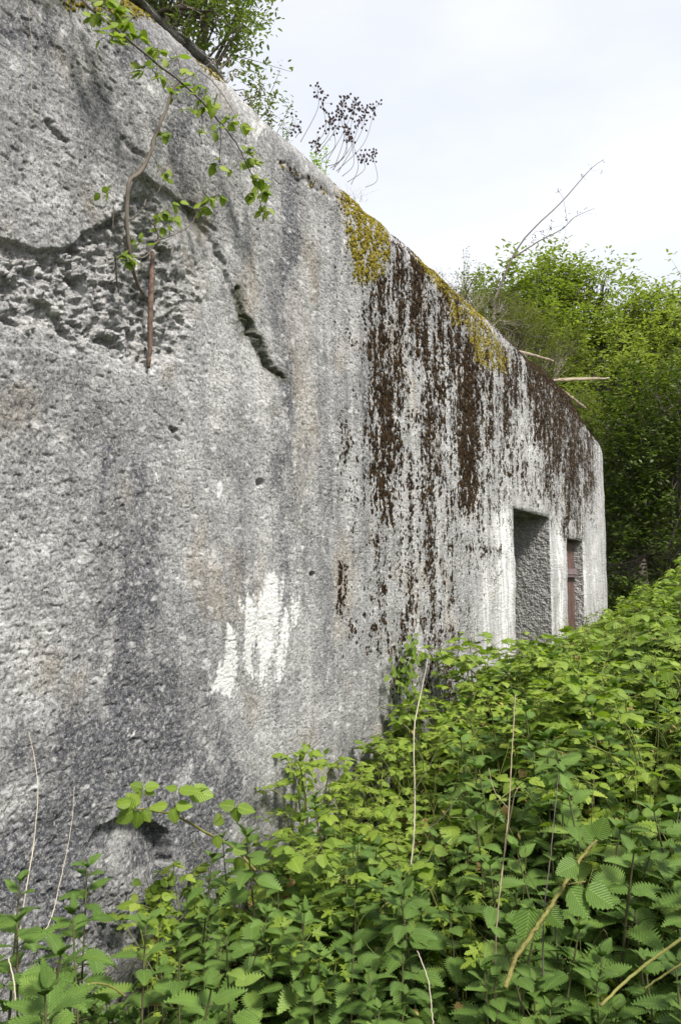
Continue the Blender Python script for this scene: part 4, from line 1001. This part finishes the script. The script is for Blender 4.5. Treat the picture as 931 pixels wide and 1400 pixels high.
# ------------------------------------------------------------------ roof shrubs, grass and trees
def spray(lvP, lvM, c, dirn, L, n, size, droop=.2, flat=.3):
    """leaves along one twig"""
    d = dirn/np.linalg.norm(dirn); t = RNG.random(n)
    P = c+d*(t*L)[:, None]+RNG.normal(0, .10*L+.01, (n, 3))
    a = RNG.uniform(0, 2*PI, n); fw = d*.5+np.stack([np.cos(a), np.sin(a), RNG.normal(-droop, .3, n)], 1)
    up = np.array([0, 0, 1.])+RNG.normal(0, flat, (n, 3))
    lvP.append(P); lvM.append(frame(fw, up)*(size*RNG.uniform(.6, 1.2, n))[:, None, None])
def tree(name, base, h, blobs, nclump, nleaf, size, mat, label, cat='tree', group=None, trunk=.12, tw=.35, lt=None, barkm=None, gap=.0, trunk_top=.6):
    base = np.array(base, float); root = tag(empty(name), label, cat, group)
    mb = MB(); tops = base+np.array([RNG.normal(0, .1), RNG.normal(0, .1), h*trunk_top])
    trunkp = smooth_path([base-np.array([0, 0, .1]), base+(tops-base)*.35+rv(.08), base+(tops-base)*.7+rv(.1), tops], 20, .01)
    mb.tube(trunkp, [trunk, trunk*.75, trunk*.3], 9, .08)
    P = []; Mx = []; vol = np.array([b[3]*b[4]*b[5] for b in blobs])**.67; vol /= vol.sum()
    for bi, (bx, by, bz, rx, ry, rz) in enumerate(blobs):
        k = max(3, int(nclump*vol[bi])); c = np.array([bx, by, bz])
        s0 = trunkp[RNG.integers(7, 19)]; limb = smooth_path([s0, (s0+c)/2+rv(.15)+np.array([0, 0, -.1]), c], 12, .01)
        mb.tube(limb, [trunk*.35, trunk*.2, trunk*.1], 6)
        for _ in range(k):
            v = rv(); v /= np.linalg.norm(v); rr = RNG.random()**.45
            q_ = c+v*np.array([rx, ry, rz])*rr*(1+.18*RNG.normal())
            if q_[2] < base[2]+.1: q_[2] = base[2]+.1+RNG.random()*.3
            dr = v+np.array([0, 0, .35])+rv(.35); L = tw*RNG.uniform(.6, 1.5)
            if RNG.random() < .4: mb.tube(smooth_path([limb[RNG.integers(4, 12)], (c+q_)/2+rv(.06), q_, q_+dr/np.linalg.norm(dr)*L], 8), [trunk*.08+.004, .004, .0015], 4)
            spray(P, Mx, q_, dr, L, nleaf, size)
    mb.build('trunk', barkm or M_bark, root)
    P = np.vstack(P); Mx = np.concatenate(Mx); m2 = MB(); m2.stamp(lt or L_TINY, Mx, P)
    m2.build('crown', mat, root); print(name, len(P)); return root
L_T4 = (np.array([(0, 0, 0), (.3, .2, .03), (.7, .17, .0), (1, 0, -.12), (.7, -.17, .0), (.3, -.2, .03)], float), np.array([(0, 2, 1), (0, 3, 2), (0, 4, 3), (0, 5, 4)]), np.zeros((6, 2)))
def B(px_, py_, dist, rx, ry=None, rz=None):
    c = atd(px_, py_, dist); return (c[0], c[1], c[2], rx, ry or rx, rz or rx*.8)
def gb(px_, dist): c = atd(px_, 780, dist); return (c[0], c[1], float(ground_z(c[0:1], c[1:2])[0]))
# tree behind the crest, top left
c0 = atd(150, -60, 7.2)
tree('tree', (c0[0], c0[1], 4.2), 4.2, [B(120, -110, 7.2, 1.2), B(235, -60, 7.2, .9), B(290, 30, 7.0, .48), B(320, 70, 7.0, .33), B(250, 20, 7.2, .5), B(300, -60, 7.4, .6), B(345, 140, 6.9, .20), B(200, -160, 7.4, 1.2), B(335, -20, 7.2, .25), B(30, -180, 7.4, 1.4)], 1150, 26, .055, M_tree_grey,
     'fine-leaved grey green tree overhanging the near crest', trunk=.1, tw=.3, lt=L_T4)
# trees behind the far end
tree('tree', gb(760, 19), 7.5, [B(700, 455, 17, .9), B(745, 440, 17.5, .8), B(765, 385, 17.5, .3), B(735, 375, 18, .3), B(790, 400, 17, .35), B(824, 384, 17, .22), B(812, 420, 17, .3), B(725, 505, 16.5, 1.2), B(790, 485, 17, 1.0), B(690, 520, 17, 1.2), B(770, 400, 17.8, .55), B(810, 395, 17.8, .38), B(745, 392, 18, .6), B(700, 400, 17, .6)], 1350, 18, .13, M_tree,
     'bright green tree with feathery top directly over the far crest of the bunker', trunk=.16, tw=.55, lt=L_T4)
tree('tree', gb(880, 16), 7, [B(850, 490, 16, .9), B(890, 500, 15.5, 1.0), B(868, 412, 16, .22), B(855, 440, 16, .35), B(905, 430, 16, .3), B(928, 440, 16, .4), B(835, 530, 15, .9), B(910, 470, 16.5, 1.0), B(860, 425, 16.5, .5), B(950, 480, 16, 1.2), B(840, 590, 14.5, .55), B(905, 440, 16.5, .5)], 1300, 18, .12, M_tree_pale,
     'bright green tree beyond the end of the bunker at the edge of the wood', trunk=.16, tw=.5, lt=L_T4)
tree('tree', gb(900, 13.5), 5, [B(900, 590, 13.5, 1.1), B(860, 640, 13.5, .9), B(925, 650, 13, 1.0), B(880, 700, 13.8, 1.0), B(845, 720, 13.5, .6), B(940, 560, 13.5, 1.1), B(850, 780, 13.2, .8), B(920, 760, 13, .9)], 900, 22, .10, M_tree_shade,
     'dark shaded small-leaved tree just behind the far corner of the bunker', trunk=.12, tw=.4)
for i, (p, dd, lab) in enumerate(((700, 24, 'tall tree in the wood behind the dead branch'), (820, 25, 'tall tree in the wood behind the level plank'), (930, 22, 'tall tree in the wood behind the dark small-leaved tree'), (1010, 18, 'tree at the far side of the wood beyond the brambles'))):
    tree('tree', gb(p, dd), 9, [B(p+RNG.uniform(-30, 30), 560, dd, 2.4), B(p-40, 500, dd, 1.6), B(p+40, 520, dd, 1.8), B(p, 640, dd, 2.4), B(p+20, 730, dd-1, 2.2), B(p-30, 790, dd-2, 2.)], 900, 20, .15, M_tree_shade, lab, group='trees of the wood beyond the bunker', trunk=.2, tw=.7)
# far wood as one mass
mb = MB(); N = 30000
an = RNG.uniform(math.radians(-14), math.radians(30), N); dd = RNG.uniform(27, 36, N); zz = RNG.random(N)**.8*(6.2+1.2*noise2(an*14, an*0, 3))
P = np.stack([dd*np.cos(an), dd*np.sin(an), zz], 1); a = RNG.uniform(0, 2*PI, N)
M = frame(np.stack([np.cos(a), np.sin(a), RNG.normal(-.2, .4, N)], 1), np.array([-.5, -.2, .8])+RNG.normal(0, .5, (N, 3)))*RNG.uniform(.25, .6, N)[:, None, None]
mb.stamp(L_T4, M, P); tag(mb.build('woodland', M_tree_shade), 'dark mass of far woodland beyond the bunker', 'woodland', kind='stuff')
# shrubs on the roof
def rb(px_, y): 
    c = at(px_, 780, y); return (c[0], c[1], float(roof_z(np.array(c[0]), np.array(c[1])))-.05)
tree('shrub', rb(655, 2.9), 1.2, [tuple(at(650, 428, 2.8))+(.30, .25, .22), tuple(at(680, 425, 3.))+(.35, .3, .25), tuple(at(630, 398, 2.8))+(.18, .2, .12), tuple(at(668, 412, 3.))+(.3, .2, .15), tuple(at(705, 450, 3.1))+(.4, .3, .28)], 420, 16, .035, M_olive,
     'olive brown scrubby bush on the roof around the foot of the dead branch', 'shrub', trunk=.02, tw=.16, lt=L_T4)
tree('shrub', rb(735, 3.4), 1.6, [tuple(at(735, 460, 3.3))+(.5, .4, .35), tuple(at(770, 480, 3.3))+(.5, .4, .35), tuple(at(710, 430, 3.2))+(.35, .3, .28), tuple(at(745, 500, 3.))+(.5, .3, .3)], 420, 16, .05, M_olive,
     'brownish green bush on the roof behind the short grey stick', 'shrub', trunk=.03, tw=.2, lt=L_T4)
tree('shrub', rb(798, 3.0), 1.0, [tuple(at(805, 575, 2.7))+(.25, .2, .25), tuple(at(812, 600, 2.6))+(.15, .15, .3), tuple(at(790, 548, 2.9))+(.3, .25, .25)], 160, 16, .05, M_tree,
     'fresh green bush spilling over the far corner of the roof', 'shrub', trunk=.02, tw=.2, lt=L_T4)
def tallweed(px_, pyb, pyt, y, label, n=60, mat=M_tree_grey, spread=.10, sz=.022, stems=5):
    root = tag(empty('roof_weed'), label, 'weed'); mb = MB(); P = []; Mx = []
    b = at(px_, pyb+30, y); t = at(px_, pyt, y)
    for s_ in range(stems):
        tt = t+RT*RNG.normal(0, spread)+np.array([0, 0, -abs(RNG.normal(0, (t[2]-b[2])*.25))]); path = smooth_path([b, (b+tt)/2+rv(.01), tt], 12); mb.tube(path, [.003, .001], 4)
        for _ in range(n//stems): p = path[RNG.integers(3, 12)]; spray(P, Mx, p, rv(.3)+np.array([0, 0, .6]), .02, 2, sz)
    mb.build('stem', M_stem_g, root); m2 = MB(); m2.stamp(L_T4, np.concatenate(Mx), np.vstack(P)); m2.build('leaves', mat, root)
tallweed(632, 385, 338, 2.45, 'thin upright weed on the crest beside the olive bush', 90, M_tree_grey, .12)
tallweed(665, 400, 352, 2.7, 'slim weed standing at the foot of the dead branch', 70, M_tree_grey, .12)
tallweed(733, 400, 335, 3.4, 'lone spindly weed top against the sky above the roof bushes', 60, M_tree_grey, .05, .03, 3)
tallweed(440, 225, 200, 2.2, 'small green tuft at the base of the dry seed-head weed', 70, M_lime, .06)
tallweed(392, 175, 155, 2.2, 'small pale sprig on the crest left of the dry seed-head weed', 30, M_tree_grey, .03, .018, 3)
tallweed(372, 165, 130, 2.25, 'reddish withered sprig on the crest below the overhanging tree', 80, M_olive, .07, .022, 5)
tallweed(350, 140, 105, 2.3, 'withered brown tuft on the crest under the overhanging tree', 90, M_olive, .07, .022, 6)
# dry grass along the crest
mb = MB()
for a, b in ((640, 400), (650, 410), (672, 440), (700, 470), (725, 500), (690, 458), (620, 382), (600, 365), (480, 262), (320, 130), (300, 100), (710, 480)):
    for _ in range(26):
        p = at(a+RNG.normal(0, 9), b+14, 2.3); e = p+RT*RNG.normal(0, .07)+np.array([0, 0, RNG.uniform(.04, .16)])
        mb.tube([p, (p+e)/2+rv(.006), e], [.0012, .0005], 3)
tag(mb.build('dry_grass', M_straw), 'thin dry grass sprouting along the crest of the bunker', 'grass', kind='stuff')

# ------------------------------------------------------------------ camera, sun, sky
cam = bpy.data.cameras.new('camera'); co = bpy.data.objects.new('camera', cam); COL.objects.link(co)
cam.sensor_fit = 'VERTICAL'; cam.sensor_height = 24; cam.sensor_width = 24; cam.lens = F/1400*24; cam.clip_end = 3000; cam.clip_start = .05
co.location = EYE; co.rotation_euler = (PI/2+PITCH, 0, AZ-PI/2)
cam.dof.use_dof = True; cam.dof.focus_distance = 3.8; cam.dof.aperture_fstop = 9
scene.camera = co
sd3 = Vector((.42, 1.0, -1.42)).normalized()            # travel direction of the light
sun = bpy.data.lights.new('sun', 'SUN'); so = bpy.data.objects.new('sun', sun); COL.objects.link(so)
sun.energy = 3.9; sun.angle = math.radians(12.0); sun.color = (1, .955, .88)
so.rotation_euler = sd3.to_track_quat('-Z', 'Y').to_euler()
el = math.asin(-sd3.z); saz = math.atan2(-sd3.x, -sd3.y)
w = bpy.data.worlds.new('World'); scene.world = w; w.use_nodes = True; nt = w.node_tree; nt.nodes.clear()
sky = nt.nodes.new('ShaderNodeTexSky'); sky.sky_type = 'NISHITA'; sky.sun_disc = False; sky.sun_elevation = el; sky.sun_rotation = saz
sky.air_density = 1.0; sky.dust_density = 3.0; sky.altitude = 50
tc = nt.nodes.new('ShaderNodeTexCoord'); mp = nt.nodes.new('ShaderNodeMapping'); mp.inputs[3].default_value = (1, 1, 2.6); nt.links.new(tc.outputs['Generated'], mp.inputs[0])
nz = nt.nodes.new('ShaderNodeTexNoise'); nz.inputs['Scale'].default_value = 2.2; nz.inputs['Detail'].default_value = 6; nz.inputs['Roughness'].default_value = .5; nt.links.new(mp.outputs[0], nz.inputs['Vector'])
rp = nt.nodes.new('ShaderNodeValToRGB'); rp.color_ramp.elements[0].position = .25; rp.color_ramp.elements[0].color = (.72, .72, .72, 1); rp.color_ramp.elements[1].position = .6; rp.color_ramp.elements[1].color = (.97, .97, .97, 1); nt.links.new(nz.outputs[0], rp.inputs[0])
mx = nt.nodes.new('ShaderNodeMix'); mx.data_type = 'RGBA'; nt.links.new(rp.outputs[0], mx.inputs[0]); nt.links.new(sky.outputs[0], mx.inputs[6]); mx.inputs[7].default_value = (5.6, 5.75, 6.15, 1)
bg = nt.nodes.new('ShaderNodeBackground'); bg.inputs[1].default_value = .11; nt.links.new(mx.outputs[2], bg.inputs[0])
wo = nt.nodes.new('ShaderNodeOutputWorld'); nt.links.new(bg.outputs[0], wo.inputs[0])
scene.view_settings.view_transform = 'Standard'; scene.view_settings.look = 'None'; scene.view_settings.gamma = 1; scene.view_settings.exposure = .78
scene.cycles.max_bounces = 6; scene.cycles.transparent_max_bounces = 4; scene.cycles.use_denoising = True
